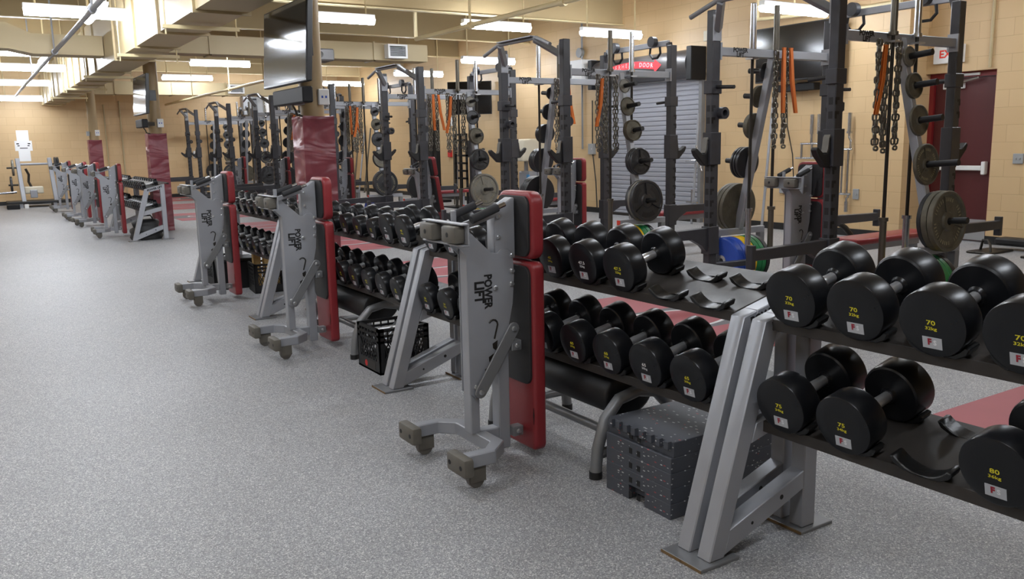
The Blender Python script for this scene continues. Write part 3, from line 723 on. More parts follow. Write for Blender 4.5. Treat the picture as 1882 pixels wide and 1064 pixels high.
for lab, loc, rz in [
    ('second upright red bench, in front of the third nearest dumbbell rack', (1.79, 5.55, 0), 0),
    ('third upright red bench, with yellow inside its fork, by the wood crate', (1.76, 7.87, 0), 0),
    ('upright red bench at the near end of the far cluster of benches', (1.85, 14.97, 0), R(-3)),
    ('second upright red bench in the far cluster of benches', (1.82, 17.42, 0), R(4)),
    ('third upright red bench in the far cluster of benches', (1.80, 19.1, 0), 0),
    ('farthest upright red bench, beside the plate loaded machine', (1.80, 22.1, 0), 0),
    ('upright red bench standing inside the nearest power rack', (5.5, 4.5, 0), 0),
    ('upright red bench standing inside the second nearest power rack', (6.08, 8.4, 0), 0),
    ('upright red bench standing inside the fourth power rack', (5.65, 14.7, 0), 0),
    ('upright red bench standing inside the fifth power rack', (5.6, 18.1, 0), 0),
    ('upright red bench standing inside the sixth power rack', (5.6, 21.5, 0), 0)]:
    dup(b1, lab, loc, rz)
lb = dup(b1, 'red bench leaning back at an angle inside the third power rack', (5.75, 11.35, .0), 0)
lb.rotation_euler = (0, R(-9), 0)

# ---------------------------------------------------------------- weight plates
PL = {}
def plate(style, D, T, loc, nrm, label, group):
    key = (style, D, T)
    if key not in PL:
        r = D/2; m = MB()
        if style.startswith('iron'):
            m.mat(style)
            m.lathe([(0, .02), (0, r-.006), (.004, r), (T-.004, r), (T, r-.004), (T, r*.9), (T*.62, r*.85), (T*.62, r*.34), (T*.95, r*.28), (T*.95, .028), (0, .026)], n=44 if D > .25 else 28)
            if D > .28:
                for k in range(3):
                    a = R(100+120*k); u = Vector((0, math.cos(a), math.sin(a)))
                    m.bar(u*r*.28+Vector((T*.66, 0, 0)), u*r*.86+Vector((T*.66, 0, 0)), .016, .012, (1, 0, 0))
                m.mat('iron_letters')
                for k in range(40):
                    if k % 13 in (5, 6): continue
                    a = R(9*k); u = Vector((0, math.cos(a), math.sin(a)))
                    m.bar(u*r*.66+Vector((T*.63, 0, 0)), u*r*.78+Vector((T*.63, 0, 0)), .004, .009, (1, 0, 0))
        elif style == 'grip':
            m.mat('iron_black')
            m.lathe([(0, .02), (0, r-.012), (.006, r), (T-.006, r), (T, r-.008), (T, r*.88), (T*.75, r*.84), (T*.75, r*.36), (T, r*.3), (T, .03), (0, .028)], n=44)
            for k in range(3):
                a = R(120*k+90); u = Vector((0, math.cos(a), math.sin(a)))
                m.bar(u*r*.3+Vector((T*.8, 0, 0)), u*r*.86+Vector((T*.8, 0, 0)), .03, T*.3, (1, 0, 0))
            m.mat('black_ink')
            for k in range(3):
                P = []
                for j in range(9): a = R(120*k+30+8*(j-4)); P.append((r*.8*math.cos(a), r*.8*math.sin(a)))
                for j in range(8, -1, -1): a = R(120*k+30+8*(j-4)); P.append((r*.56*math.cos(a), r*.56*math.sin(a)))
                m.add([(T*.76, a, b) for a, b in P], [tuple(range(len(P)))])
        else:   # bumper
            m.mat(style)
            m.lathe([(0, .03), (0, r*.55), (-.004, r*.6), (-.004, r-.012), (.004, r), (T-.004, r), (T+.004, r-.012), (T+.004, r*.6), (T, r*.55), (T, .03), (0, .03)], n=48)
            m.mat('steel_plain'); m.lathe([(-.005, .026), (-.005, .055), (T+.005, .055), (T+.005, .026), (-.005, .026)], n=24)
        o = m.build('bumper_plate' if style in ('blue', 'yellow', 'green', 'rubber_black') else 'weight_plate', ang=30); PL[key] = o
    else:
        o = PL[key].copy(); COL.objects.link(o)
    o.location = loc
    o.rotation_euler = Vector((1, 0, 0)).rotation_difference(Vector(nrm)).to_euler()
    tag(o, label, 'weight plate'); o['group'] = group
    return o

# ---------------------------------------------------------------- double power racks
PEGZ = (1.93, 1.71, 1.45, 1.12, .70)
def armpt(side, z):   # side -1 near, +1 far; local coordinates
    f = (2.07-z)/(2.07-.5); return Vector((-.01, side*(.61+.36*f), z))
def make_power_rack():
    t = bpy.data.objects.new('power_rack', None); COL.objects.link(t)
    for sx in (-1, 1):
        for sy in (-1, 1):
            x, y = sx*.75, sy*.61
            p = MB().mat('charcoal').box(x-.046, x+.046, y-.038, y+.038, .01, 2.4).build('post', t, bevel=.006)
            g = MB().mat('black_ink'); xf = x+sx*.0468
            for k in range(15):
                z = .5+.1*k
                if 1.1 < z < 1.44 or z > 1.7: continue
                g.box(min(xf, xf-sx*.001), max(xf, xf-sx*.001), y-.018, y+.018, z-.026, z+.026)
                s2 = -1
                g.box(min(xf, xf-sx*.045), max(xf, xf-sx*.045), y-.0386, y-.037, z+.004, z+.026)
                g.box(min(xf, xf-sx*.022), max(xf, xf-sx*.022), y-.0386, y-.037, z-.026, z+.004)
            g.build('keyhole_slot', p)
            MB().mat('charcoal').box(x-.09, x+.09, y-.07, y+.07, 0, .012).build('foot_plate', t)
            # cup hook
            h = MB().mat('charcoal').box(x-.062, x+.062, y-.05, y+.05, 1.13, 1.4).build('hook_sleeve', t, bevel=.004)
            P = [(.062, 1.33), (.062, 1.12), (.11, 1.125), (.20, 1.21), (.222, 1.255), (.2, 1.275), (.135, 1.225), (.10, 1.225), (.085, 1.25), (.075, 1.33)]
            MB().mat('black_steel').prism([(x+sx*a, b) for a, b in P], 'xz', y-.028, y+.028).build('cup_hook', t, bevel=.006)
            MB().mat('rubber_grey').prism([(x+sx*a, b) for a, b in ((.0625, 1.345), (.0765, 1.335), (.087, 1.252), (.101, 1.229), (.108, 1.232), (.094, 1.256), (.083, 1.34), (.07, 1.36))], 'xz', y-.027, y+.027).build('hook_liner', t)
            c = MB().mat('charcoal').box(x-.06, x+.06, y-.048, y+.048, 1.72, 1.83).build('peg_collar', t, bevel=.004)
            MB().mat('rubber_black').rod((x, y-sy*.048, 1.775), (x, y-sy*.24, 1.765), .016, 12).build('band_peg', c)
            # safety arm
            s = MB().mat('charcoal').box(x-.06, x+.06, y-.048, y+.048, .36, .6).build('arm_sleeve', t, bevel=.004)
            MB().mat('charcoal').prism([(x+sx*.05, .37), (x+sx*.05, .59), (x+sx*.82, .575), (x+sx*.82, .61), (x+sx*.86, .61), (x+sx*.86, .44), (x+sx*.82, .44), (x+sx*.82, .50), (x+sx*.24, .50), (x+sx*.12, .44)], 'xz', y-.03, y+.03).build('safety_arm', t, bevel=.004)
    for sy in (-1, 1):
        y = sy*.61
        b = MB().mat('silver').box(-.70, .70, y-.03, y+.03, 2.035, 2.105).build('cross_beam', t, bevel=.004)
        text_part('lettering', [('POWER', .05, 0, .016), ('LIFT', .05, 0, -.024)], (-.46, y-.03, 2.07), (1, 0, 0), (0, 0, 1), 'black_ink', b, .055)
        for sx in (-1, 1):
            g = MB().mat('silver').box(sx*.70-.008 if sx > 0 else -.708, sx*.70+.008 if sx > 0 else -.692, y-.045, y+.045, 2.0, 2.14).build('beam_flange', t)
        MB().mat('charcoal').box(-.70, .70, y-.03, y+.03, .012, .07).build('floor_beam', t, bevel=.004)
        # splayed storage post
        a = armpt(sy, 2.07); q = armpt(sy, .50)
        sp = MB().mat('silver').bar(a, q, .06, .07, (1, 0, 0)).build('storage_post', t, bevel=.004)
        for z in PEGZ:
            p = armpt(sy, z); L = .2 if z > 1.2 else .27
            MB().mat('rubber_black').rod(p+Vector((0, sy*.02, 0)), p+Vector((0, sy*(.04+L), .02)), .024, 14).build('storage_peg', t)
        yb = sy*(.61+.36)
        rl = MB().mat('silver').box(-.32, .32, yb-.03, yb+.03, .45, .51).build('storage_rail', t, bevel=.004)
        for x in (-.30, .29): MB().mat('silver_dark').box(x-.03, x+.03, yb-.03, yb+.03, .0, .45).build('rail_leg', t, bevel=.003)
        MB().mat('rail_red').box(-.325, -.32, yb-.026, yb+.026, .455, .505).build('red_end_cap', rl)
        MB().mat('charcoal').bar((-.70, sy*.63, .245), (-.18, sy*.63, .235), .06, .05, (0, 1, 0)).build('bumper_guard', t, bevel=.004)
        for x in (-.2, .1):
            MB().mat('steel_plain').box(x-.04, x+.04, sy*.61-.115 if sy < 0 else .64, -.64 if sy < 0 else sy*.61+.115, 2.028, 2.042).build('bar_holder', t)
    for sy in (-1, 1):
        MB().mat('charcoal').lathe([(0, .028), (0, .05), (.09, .05), (.09, .028), (0, .028)], (-.69, sy*.61, 1.56), (0, -sy, 0), 16).build('bar_sleeve', t)
        MB().mat('charcoal').box(-.715, -.68, sy*.61-.03, sy*.61+.03, 1.53, 1.59).build('sleeve_bracket', t)
    # front multi grip chin bar
    g = MB().mat('silver_dark'); x = -.95
    g.tube([(x-.02, -.66, 2.335), (x-.004, -.46, 2.405), (x, -.38, 2.43), (x, .38, 2.43), (x-.004, .46, 2.405), (x-.02, .66, 2.335)], .02, 12)
    g.build('chin_bar', t)
    for sy in (-1, 1):
        MB().mat('silver_dark').bar((-.75, sy*.56, 2.24), (x, sy*.34, 2.42), .05, .06, (0, 1, 0)).build('chin_bar_arm', t, bevel=.004)
        MB().mat('silver').box(-.795, -.705, sy*.57-.006, sy*.57+.006, 2.15, 2.36).build('mount_plate', t)
    MB().mat('silver').box(x-.05, x+.05, -.34, .34, 2.446, 2.456).build('bar_deck', t)
    g = MB().mat('silver').box(.73, .77, -.56, .56, 2.40, 2.46).build('rear_top_bar', t, bevel=.004)
    for sy in (-1, 1):
        MB().mat('charcoal').bar((.75, sy*.56, 2.43), (.75, sy*.6, 2.3), .05, .05, (1, 0, 0)).build('top_bar_arm', t)
        k = MB().mat('charcoal').lathe([(-.03, 0), (-.03, .06), (.03, .06), (.03, 0)], (.70, sy*.34, 2.46), (1, 0, 0), 18).build('swivel_disc', t)
        MB().mat('rubber_black').tube([(.74, sy*.34-.08, 2.4), (.74, sy*.34-.09, 2.33), (.74, sy*.34-.04, 2.28), (.74, sy*.34+.04, 2.28), (.74, sy*.34+.09, 2.33), (.74, sy*.34+.08, 2.4)], .014, 8).build('hand_grip', k)
    return t
RN = ['nearest', 'second nearest', 'third', 'fourth', 'fifth', 'sixth', 'farthest']
racks = []
p0 = make_power_rack()
for k, y in enumerate(RK):
    o = p0 if k == 0 else copy_tree(p0)
    o.location = (6.15, y+.61, 0)
    tag(o, '%s tall charcoal double power rack with silver crossbeams and plate storage' % RN[k] if k else 'nearest tall charcoal double power rack, in front of the maroon door', 'power rack', None); o['group'] = 'double power racks in a row'
    racks.append(o)

I, G, BK, IG, IB = 'iron_old', 'grip', 'iron_black', 'iron_grey', 'iron_black'
near_sets = [
 [[(IG, .155, .022)], [(I, .195, .03)], [(I, .235, .022)], [(I, .31, .03)], [(IB, .44, .035), (I, .455, .045), (I, .455, .045)]],
 [[(IG, .15, .02)], [(I, .2, .022)], [(I, .225, .03), (I, .225, .03)], [(G, .29, .03), (G, .29, .03), (G, .29, .03)], [(G, .45, .035), (IG, .45, .03), (G, .45, .04)]],
 [[(IG, .155, .02)], [(IB, .2, .022)], [(I, .225, .03), (I, .225, .03)], [(G, .3, .03), (G, .3, .03)], [(IB, .45, .035), (IG, .45, .04)]],
 [[(IB, .16, .022)], [(I, .2, .022)], [(IB, .26, .03)], [(G, .32, .03), (IG, .3, .02)], [(IB, .45, .04), (IB, .45, .04)]],
 [[(IG, .155, .02)], [(IG, .2, .022)], [(I, .23, .03)], [(I, .3, .03)], [(G, .45, .045)]],
 [[(IB, .155, .02)], [(IB, .2, .022)], [(IB, .23, .03)], [(IB, .3, .03)], [(G, .45, .04)]],
 [[(IB, .155, .02)], [(IB, .2, .022)], [(IB, .23, .03)], [(I, .3, .03)], [(IB, .45, .04)]]]
far_sets = [
 [[(IB, .155, .02)], [(I, .2, .04)], [(I, .235, .05)], [(IB, .29, .03), (G, .29, .03), (G, .29, .03)], [(I, .45, .045), (I, .45, .045), (IG, .45, .03)]],
 [[(IB, .15, .02)], [(IB, .2, .03)], [(IB, .235, .03), (IB, .235, .03), (IB, .235, .03)], [(IB, .3, .03), (IB, .3, .03), (IB, .3, .03), (IB, .3, .03)], [(IB, .45, .035), (IB, .45, .035), (IB, .45, .035), (IB, .45, .035)]],
 [[(IB, .15, .02)], [(IB, .2, .03)], [(IB, .235, .03)], [(IB, .3, .03), (IB, .3, .03)], [(IB, .45, .04), (IB, .45, .04)]],
 [[(IB, .15, .02)], [(IB, .2, .03)], [(IB, .23, .03)], [(IB, .3, .03)], [(IB, .45, .04)]],
 [[(IB, .15, .02)], [(IB, .2, .03)], [(IB, .23, .03)], [(IB, .3, .03)], [(IB, .45, .04)]],
 [[(IB, .15, .02)], [(IB, .2, .03)], [(IB, .23, .03)], [(IB, .3, .03)], [(I, .45, .04)]],
 [[(IB, .15, .02)], [(IB, .2, .03)], [(IB, .23, .03)], [(IB, .3, .03)], [(IB, .45, .04)]]]
SN = {'iron_old': 'rusty iron plate', 'grip': 'black grip plate', 'iron_black': 'black iron plate', 'iron_grey': 'grey iron plate'}
for k in range(7):
    for sy, sets, sn in ((-1, near_sets, 'near'), (1, far_sets, 'far')):
        for i, st in enumerate(sets[k]):
            off = .042
            for j, (s, D, T) in enumerate(st):
                p = armpt(sy, PEGZ[i]); c = Vector((6.15, RK[k]+.61, 0))+p+Vector((0, sy*off, .002)); off += T+.004
                pos = '' if len(st) == 1 else (' innermost' if j == 0 else ' outermost' if j == len(st)-1 else ' middle' if len(st) == 3 else ' %s out' % ORD[j])
                c.z += -.0
                plate(s, D, T, c, (0, sy, .07), '%s,%s on %s peg, %s side of the %s power rack' % (SN[s], pos, ORD[i], sn, RN[k]), 'weight plates on the rack pegs')
def bumpers(k, sy, seq, x=5.86):
    cnt = {}
    for s, T in seq:
        cnt[s] = cnt.get(s, 0)+1; tot = sum(1 for a, _ in seq if a == s)
        nm = 'black' if s == 'rubber_black' else s
        pos = '' if tot == 1 else ORD[cnt[s]-1]+' '
        plate(s, .44, T, (x, RK[k]+.61+sy*(.61+.30), .2205), (1, 0, 0), '%s%s bumper plate under the %s storage rail of the %s power rack' % (pos, nm, 'far' if sy > 0 else 'near', RN[k]), 'bumper plates under the storage rails'); x += T+.006
bumpers(0, 1, [('blue', .07), ('blue', .06), ('yellow', .05), ('yellow', .04), ('green', .06), ('green', .05), ('rubber_black', .05)])
for k in (0, 1): bumpers(k, -1, [('yellow', .05), ('yellow', .04), ('green', .06), ('green', .05), ('rubber_black', .05)], 5.99)
bumpers(2, -1, [('blue', .07), ('blue', .06), ('yellow', .05), ('yellow', .04), ('green', .06), ('green', .05), ('rubber_black', .05)])
for k in (3,): bumpers(k, -1, [('blue', .07), ('yellow', .05), ('green', .06)])

# ---------------------------------------------------------------- barbells, chains, straps
BB = {}
def barbell(loc, label, m, m2):
    if (m, m2) not in BB:
        t = bpy.data.objects.new('barbell', None); COL.objects.link(t); BB[(m, m2)] = t
        MB().mat(m).rod((0, 0, .42), (0, 0, 1.78), .014, 12).build('shaft', t)
        for z, s in ((.42, -1), (1.78, 1)):
            MB().mat(m2).lathe([(0, 0), (0, .036), (.028, .036), (.03, .026), (.42, .026), (.425, .022), (.425, 0)], (0, 0, z), (0, 0, s), 18).build('sleeve', t)
        new = t
    else: new = copy_tree(BB[(m, m2)])
    new.location = loc; tag(new, label, 'barbell'); new['group'] = 'barbells stored upright on the power racks'
for k in range(7):
    for sy, sn in ((-1, 'near'), (1, 'far')):
        yb = RK[k]+.61+sy*(.61+.07)
        if sy < 0:
            barbell((5.95, yb, .3), 'dark worn barbell standing upright at the near beam of the %s power rack' % RN[k], 'bar_dark', 'bar_steel')
            barbell((6.25, yb, .3), 'shiny barbell standing upright at the near beam of the %s power rack' % RN[k], 'bar_dark', 'chrome')
        else:
            barbell((5.95, yb, .3), 'shiny barbell standing upright at the far beam of the %s power rack' % RN[k], 'bar_dark', 'chrome')
            barbell((6.25, yb, .3), 'dark worn barbell standing upright at the far beam of the %s power rack' % RN[k], 'bar_dark', 'bar_steel')
def link_verts(L=.062, W=.044, r=.008, n=5):
    P = []
    for k in range(10):
        a = 2*PI*k/10; P.append(Vector(((W/2-r)*math.cos(a), 0, (W/2-r)*math.sin(a)+(L/2-W/2)*(1 if math.sin(a) >= 0 else -1))))
    return P
CH = {}
def chain(loc, label, n, seed, rz=0):
    key = (n, seed)
    if key not in CH:
        rnd = random.Random(seed); m = MB().mat('chain'); pts = []
        w = .042
        for i in range(n): pts.append(Vector((-w*.5, 0, -i*.045)))
        pts.append(Vector((0, 0, -n*.045-.005)))
        for i in range(n-1, -1, -1): pts.append(Vector((w*.5, .012, -i*.045)))
        base = link_verts()
        for i, p in enumerate(pts):
            tw = R(45 if i % 2 else -45)+rnd.uniform(-.4, .4); M = Matrix.Rotation(rnd.uniform(-.15, .15), 3, 'Y') @ Matrix.Rotation(tw, 3, 'Z')
            if i == n: M = Matrix.Rotation(PI/2, 3, 'Y')
            o = p+Vector((rnd.uniform(-.005, .005), rnd.uniform(-.005, .005), 0))
            m.tube([o+M @ b for b in base], .008, 6, closed=True)
        CH[key] = m.build('chain', ang=60); o = CH[key]
    else: o = CH[key].copy(); COL.objects.link(o)
    o.location = loc; o.rotation_euler = (0, 0, rz); tag(o, label, 'chain'); o['group'] = 'steel lifting chains hung on the power racks'
ST = {}
def strap(loc, label, L, lean, rz=0):
    key = (L, lean)
    if key not in ST:
        m = MB().mat('orange'); w = .018
        for s in (-1, 1):
            P = [(0, s*.006), (lean*.3, s*.012), (lean, s*.008)]
            for i in range(2):
                (x0, y0), (x1, y1) = P[i], P[i+1]; z0, z1 = -L*i/2, -L*(i+1)/2
                m.add([(x0-w, y0, z0), (x0+w, y0, z0), (x1+w, y1, z1), (x1-w, y1, z1), (x0-w, y0+.003, z0), (x0+w, y0+.003, z0), (x1+w, y1+.003, z1), (x1-w, y1+.003, z1)], ((0, 1, 2, 3), (7, 6, 5, 4), (0, 4, 5, 1), (1, 5, 6, 2), (2, 6, 7, 3), (3, 7, 4, 0)))
        m.box(-w, w, -.008, .011, -.004, .004)
        ST[key] = m.build('lifting_strap'); o = ST[key]
    else: o = ST[key].copy(); COL.objects.link(o)
    o.location = loc; o.rotation_euler = (0, 0, rz); tag(o, label, 'strap'); o['group'] = 'orange straps hung on the power racks'
for k in range(5):
    y0 = RK[k]; yn = y0-.052; yf = y0+1.22+.052
    rn = RN[k]
    chain((5.78, yn-.03, 2.02), 'left steel chain hanging from the near beam of the %s power rack' % rn, 17, 1)
    chain((5.875, yn-.03, 2.0), 'middle steel chain hanging from the near beam of the %s power rack' % rn, 17, 2)
    if k < 3: chain((6.02, yn-.03, 2.02), 'right steel chain hanging from the near beam of the %s power rack' % rn, 17, 3)
    strap((5.815, yn-.055, 2.0), 'orange strap hanging from the near beam of the %s power rack' % rn, .5, -.08)
    chain((6.14, yf+.03-.12, 2.08), 'left steel chain hanging from the far beam of the %s power rack' % rn, 18, 4)
    chain((6.26, yf+.03-.12, 2.08), 'right steel chain hanging from the far beam of the %s power rack' % rn, 18, 5)
    strap((6.185, yf-.13, 2.12), 'wide orange strap hanging from the far beam of the %s power rack' % rn, .56, .01)
    strap((6.275, yf-.13, 2.12), 'knotted orange strap hanging right on the far beam of the %s power rack' % rn, .56, .09)
# ---------------------------------------------------------------- flat benches behind the racks
def flat_bench(loc, label):
    t = thing('flat_bench', label, 'weight bench', loc, 0, 'flat red benches behind the racks')
    MB().mat('red_vinyl').box(-.58, .58, -.14, .14, .41, .465).build('pad', t, bevel=.02, seg=3, ang=60)
    MB().mat('silver').box(-.5, .5, -.03, .03, .34, .4).build('spine', t, bevel=.004)
    for x in (-.45, .45):
        MB().mat('silver').box(x-.03, x+.03, -.03, .03, .05, .34).build('leg', t, bevel=.003)
        MB().mat('silver').box(x-.03, x+.03, -.25, .25, 0, .05).build('foot', t, bevel=.003)
    return t
fb = flat_bench((6.98, 4.7, 0), 'flat red bench behind the nearest power rack')
for k, l in ((1, 'second nearest'), (2, 'third'), (3, 'fourth')): dup(fb, 'flat red bench behind the %s power rack' % l, (7.75, RK[k]+.55, 0))

# ---------------------------------------------------------------- low black roller seats under the racks
def roller(loc, label):
    t = thing('roller_bench', label, 'exercise bench', loc, 0, 'low black padded benches under the racks')
    MB().mat('rubber_black').prism([(.13*math.cos(2*PI*k/28), .305+.1*math.sin(2*PI*k/28)) for k in range(28)], 'xz', -.42, .42).build('pad', t, bevel=.015, seg=2, ang=50)
    for y in (-.47, .33):
        pts = [(-.22, y, .02), (-.21, y, .12), (-.17, y, .24), (-.1, y, .31), (0, y, .33), (.1, y, .31), (.17, y, .24), (.21, y, .12), (.22, y, .02)]
        sm = []
        for i in range(len(pts)-1):
            a, b = Vector(pts[i]), Vector(pts[i+1]); sm += [a, (a+b)/2]
        sm.append(Vector(pts[-1]))
        MB().mat('rubber_grey' if False else 'silver_dark').tube(sm, .025, 14).build('leg_hoop', t)
        for s in (-1, 1): MB().mat('rubber_black').rod((s*.2205, y, 0), (s*.2205, y, .03), .027, 14).build('foot_cap', t)
        MB().mat('silver_dark').rod((-.205, y, .1), (.205, y, .1), .022, 12).build('cross_tube', t)
    MB().mat('silver_dark').rod((0, -.45, .1), (0, .31, .1), .022, 12).build('long_tube', t)
    return t
r1 = roller((2.245, 3.07, 0), 'low bench with black rolled pad under the second nearest dumbbell rack')
dup(r1, 'low bench with black rolled pad under the third nearest dumbbell rack', (2.2, 5.52, 0))

# ---------------------------------------------------------------- stack of speckled rubber blocks
LAY = ['bottom', 'second from bottom', 'middle', 'second from top', 'top']
zz = 0
for i in range(5):
    h = .058
    o = thing('rubber_block', 'black speckled rubber block, %s of the stack beside the nearest rack frame' % LAY[i], 'rubber block', (2.0, 2.135, zz), 0, 'stacked rubber blocks')
    m = MB().mat('fleck_rubber')
    if i == 0: m.box(0, .61, 0, .14, 0, h).box(0, .61, .23, .365, 0, h).box(.03, .61, .14, .23, .02, h)
    elif i < 4: m.box(.0, .61, 0, .365, 0, h)
    else: m.box(.012, .61, 0, .365, 0, h)
    m.build('block_body', o, bevel=.002)
    g = MB().mat('black_ink')
    for y in (.165, .21): g.box(-.0008, .002, y, y+.018, .012, .034)
    g.build('grip_hole', o)
    if i == 4:
        for k in range(8): MB().mat('fleck_rubber').box(-.004, .013, .012+k*.045, .035+k*.045, .03, h+.001).build('tooth', o, bevel=.001)
    zz += h

# ---------------------------------------------------------------- crates
def crate(loc, label, red=False, w=.33, d=.33, h=.275, rz=0):
    t = thing('milk_crate', label, 'crate', loc, rz, 'black plastic crates')
    c = MB().mat('rubber_black')
    MB().mat('rubber_black').box(0, w, 0, d, 0, .012).build('floor_panel', t)
    def side(fn, L, nm):
        m = MB().mat('rubber_black')
        def bx(a0, a1, z0, z1, th=.008): m.box(*fn(a0, a1, th), z0, z1)
        bx(0, L, 0, .075); bx(0, L, h-.018, h, .016); bx(0, L, h-.05, h-.036, .012); bx(0, L, h-.085, h-.07, .012)
        bx(0, .035, .075, h, .01); bx(L-.035, L, .075, h, .01)
        for k in range(5): bx(.035+(L-.07)*(k+.4)/5.2, .035+(L-.07)*(k+.4)/5.2+.008, h-.085, h-.01)
        for k in range(7):   # diagonal lattice
            a = .03+(L-.06)*k/7; s = (L-.06)/7*1.9
            for sg in (1, -1):
                a0, a1 = (a, a+s) if sg > 0 else (a+s*.5, a-s*.5)
                a1 = min(max(a1, .03), L-.03); a0 = min(max(a0, .03), L-.03)
                x0, x1, y0, y1 = fn(0, 1, .006)
                if abs(x1-x0) > .5: P, Q = (x0+a0, (y0+y1)/2, .07), (x0+a1, (y0+y1)/2, h-.085); sd = (0, 1, 0)
                else: P, Q = ((x0+x1)/2, y0+a0, .07), ((x0+x1)/2, y0+a1, h-.085); sd = (1, 0, 0)
                m.bar(P, Q, .005, .007, sd)
        return m.build('side_panel', t)
    side(lambda a, b, th: (0, th, a, b), d, 's'); side(lambda a, b, th: (w-th, w, a, b), d, 's')
    side(lambda a, b, th: (a, b, 0, th), w, 's'); side(lambda a, b, th: (a, b, d-th, d), w, 's')
    if red:
        MB().mat('fire_red').lathe([(0, 0), (0, .02), (.001, .02), (.001, 0)], (-.0002, d*.62, .038), (-1, 0, 0), 18).build('red_sticker', t)
        MB().mat('bar_dark').box(-.001, .001, d*.2, d*.85, .012, .066).build('label_panel', t)
    return t
crate((1.95, 4.575, 0), 'black milk crate full of metal handles beside the second rack frame', True)
for i, (a, b, r, l) in enumerate([((2.0, 4.62, .20), (2.22, 4.80, .29), .02, 'thick'), ((2.02, 4.78, .23), (2.2, 4.62, .27), .018, 'short'), ((2.1, 4.7, .20), (2.24, 4.84, .32), .014, 'slim')]):
    o = MB().mat('steel_plain').rod(a, b, r, 14).build('pull_bar'); tag(o, '%s metal pull handle lying in the nearest milk crate' % l, 'pull bar')
    MB().mat('bar_dark').rod(Vector(a)-(Vector(b)-Vector(a)).normalized()*.001, a, r*.8, 12).build('open_end', o)
crate((2.17, 7.95, 0), 'black milk crate holding yellow wood blocks, below the third nearest rack', rz=R(-6))
rnd = random.Random(4)
for i, (x, y, z, sx, sy, sz, l) in enumerate([(2.22, 8.12, .02, .07, .06, .36, 'tall'), (2.31, 8.1, .02, .1, .05, .34, 'wide'), (2.24, 8.0, .02, .1, .06, .12, 'short front'), (2.36, 8.0, .02, .07, .07, .13, 'short right'), (2.4, 8.12, .02, .06, .05, .33, 'narrow')]):
    tag(MB().mat('wood').box(x, x+sx, y, y+sy, z, z+sz).build('wood_block', bevel=.006), '%s yellow wood block sticking out of the black crate' % l, 'wood block')['group'] = 'wood blocks in the crate'
crate((1.98, 8.72, 0), 'dark crate half hidden behind the third upright bench', rz=R(3))
bx = thing('storage_bin', 'plain dark storage bin behind the third upright bench', 'bin', (2.0, 8.36, 0))
MB().mat('rubber_black').prism([(0, 0), (.3, 0), (.32, .27), (-.02, .27)], 'xz', 0, .3).build('bin_body', bx, bevel=.01)
MB().mat('rubber_black').box(-.03, .33, -.01, .31, .27, .295).build('lid', bx, bevel=.006)
bg = thing('gym_bag', 'crumpled black bag under the far dumbbell rack', 'bag', (2.25, 14.1, 0))
m = MB().mat('rubber_black'); vs = []; N, K = 14, 8
for i in range(K+1):
    z = .30*i/K; s = 1-.25*(i/K)**3+.06*math.sin(i*2.1)
    for k in range(N):
        a = 2*PI*k/N; vs.append((.22*s*math.copysign(abs(math.cos(a))**.6, math.cos(a))+.02*math.sin(3*a+i), .17*s*math.copysign(abs(math.sin(a))**.6, math.sin(a))+.02*math.sin(5*a+2*i), z))
m.add(vs, [(i*N+k, i*N+(k+1) % N, (i+1)*N+(k+1) % N, (i+1)*N+k) for i in range(K) for k in range(N)]+[tuple(range(N))[::-1], tuple(K*N+k for k in range(N))])
m.build('bag_body', bg, ang=60); MB().mat('rubber_black').tube([(-.12, 0, .28), (-.08, 0, .36), (.08, 0, .36), (.12, 0, .28)], .012, 8).build('bag_handle', bg)
tag(MB().mat('black_ink').tube([(1.985, 3.3, .25), (1.98, 3.31, .2), (1.995, 3.3, .14), (1.985, 3.31, .09)], .003, 6).build('loose_cord'), 'thin black cord hanging below the rolled pad of the nearest low bench', 'cord')

# ---------------------------------------------------------------- bars and poles by the right wall
def grip_bar(y, z0, label, rot=0):
    t = thing('multi_grip_bar', label, 'barbell', (XL-.07, y, z0), rot, 'chrome bars hung upright on the wall')
    MB().mat('chrome').rod((0, 0, 1.08), (0, 0, 1.32), .026, 14).build('sleeve', t); MB().mat('chrome').rod((0, 0, .0), (0, 0, .14), .026, 14).build('sleeve', t)
    MB().mat('chrome').rod((0, 0, 1.05), (0, 0, 1.08), .036, 14).build('collar', t)
    MB().mat('chrome').tube([(0, 0, 1.05), (0, 0, 1.0), (0, -.03, .95), (0, -.03, .84)], .016, 10).build('neck', t)
    MB().mat('chrome').tube([(0, 0, .14), (0, 0, .18), (0, -.02, .2), (0, -.02, .24)], .016, 10).build('neck', t)
    for z in (.84, .24): MB().mat('chrome').rod((0, -.05, z), (0, .2, z), .016, 10).build('cross_piece', t)
    for yy in (.0, .09): MB().mat('chrome').rod((0, yy, .24), (0, yy, .84), .014, 10).build('grip_rail', t)
    return t
grip_bar(7.35, .33, 'chrome multi grip bar hung on the wall right of the nearest rack post')
g2 = thing('multi_grip_bar', 'wide chrome multi grip bar hung on the wall between the nearest rack posts', 'barbell', (XL-.08, 7.95, .35), 0, 'chrome bars hung upright on the wall')
for y in (0, -.12):
    MB().mat('chrome').rod((0, y, 1.03), (0, y, 1.30), .026, 14).build('sleeve', g2); MB().mat('chrome').rod((0, y, .9), (0, y, 1.03), .017, 10).build('neck', g2)
for z, a, b in ((.9, -.16, .18), (.7, -.2, .26)): MB().mat('chrome').rod((0, a, z), (0, b, z), .014, 10).build('cross_piece', g2)
for y in (.16, -.01): MB().mat('chrome').rod((0, y, .7), (0, y, .9), .016, 10).build('grip_rail', g2)
p = thing('long_pole', 'long pale pole with black foot leaning on the wall behind the nearest rack', 'pole', (XL-.1, 8.6, 0))
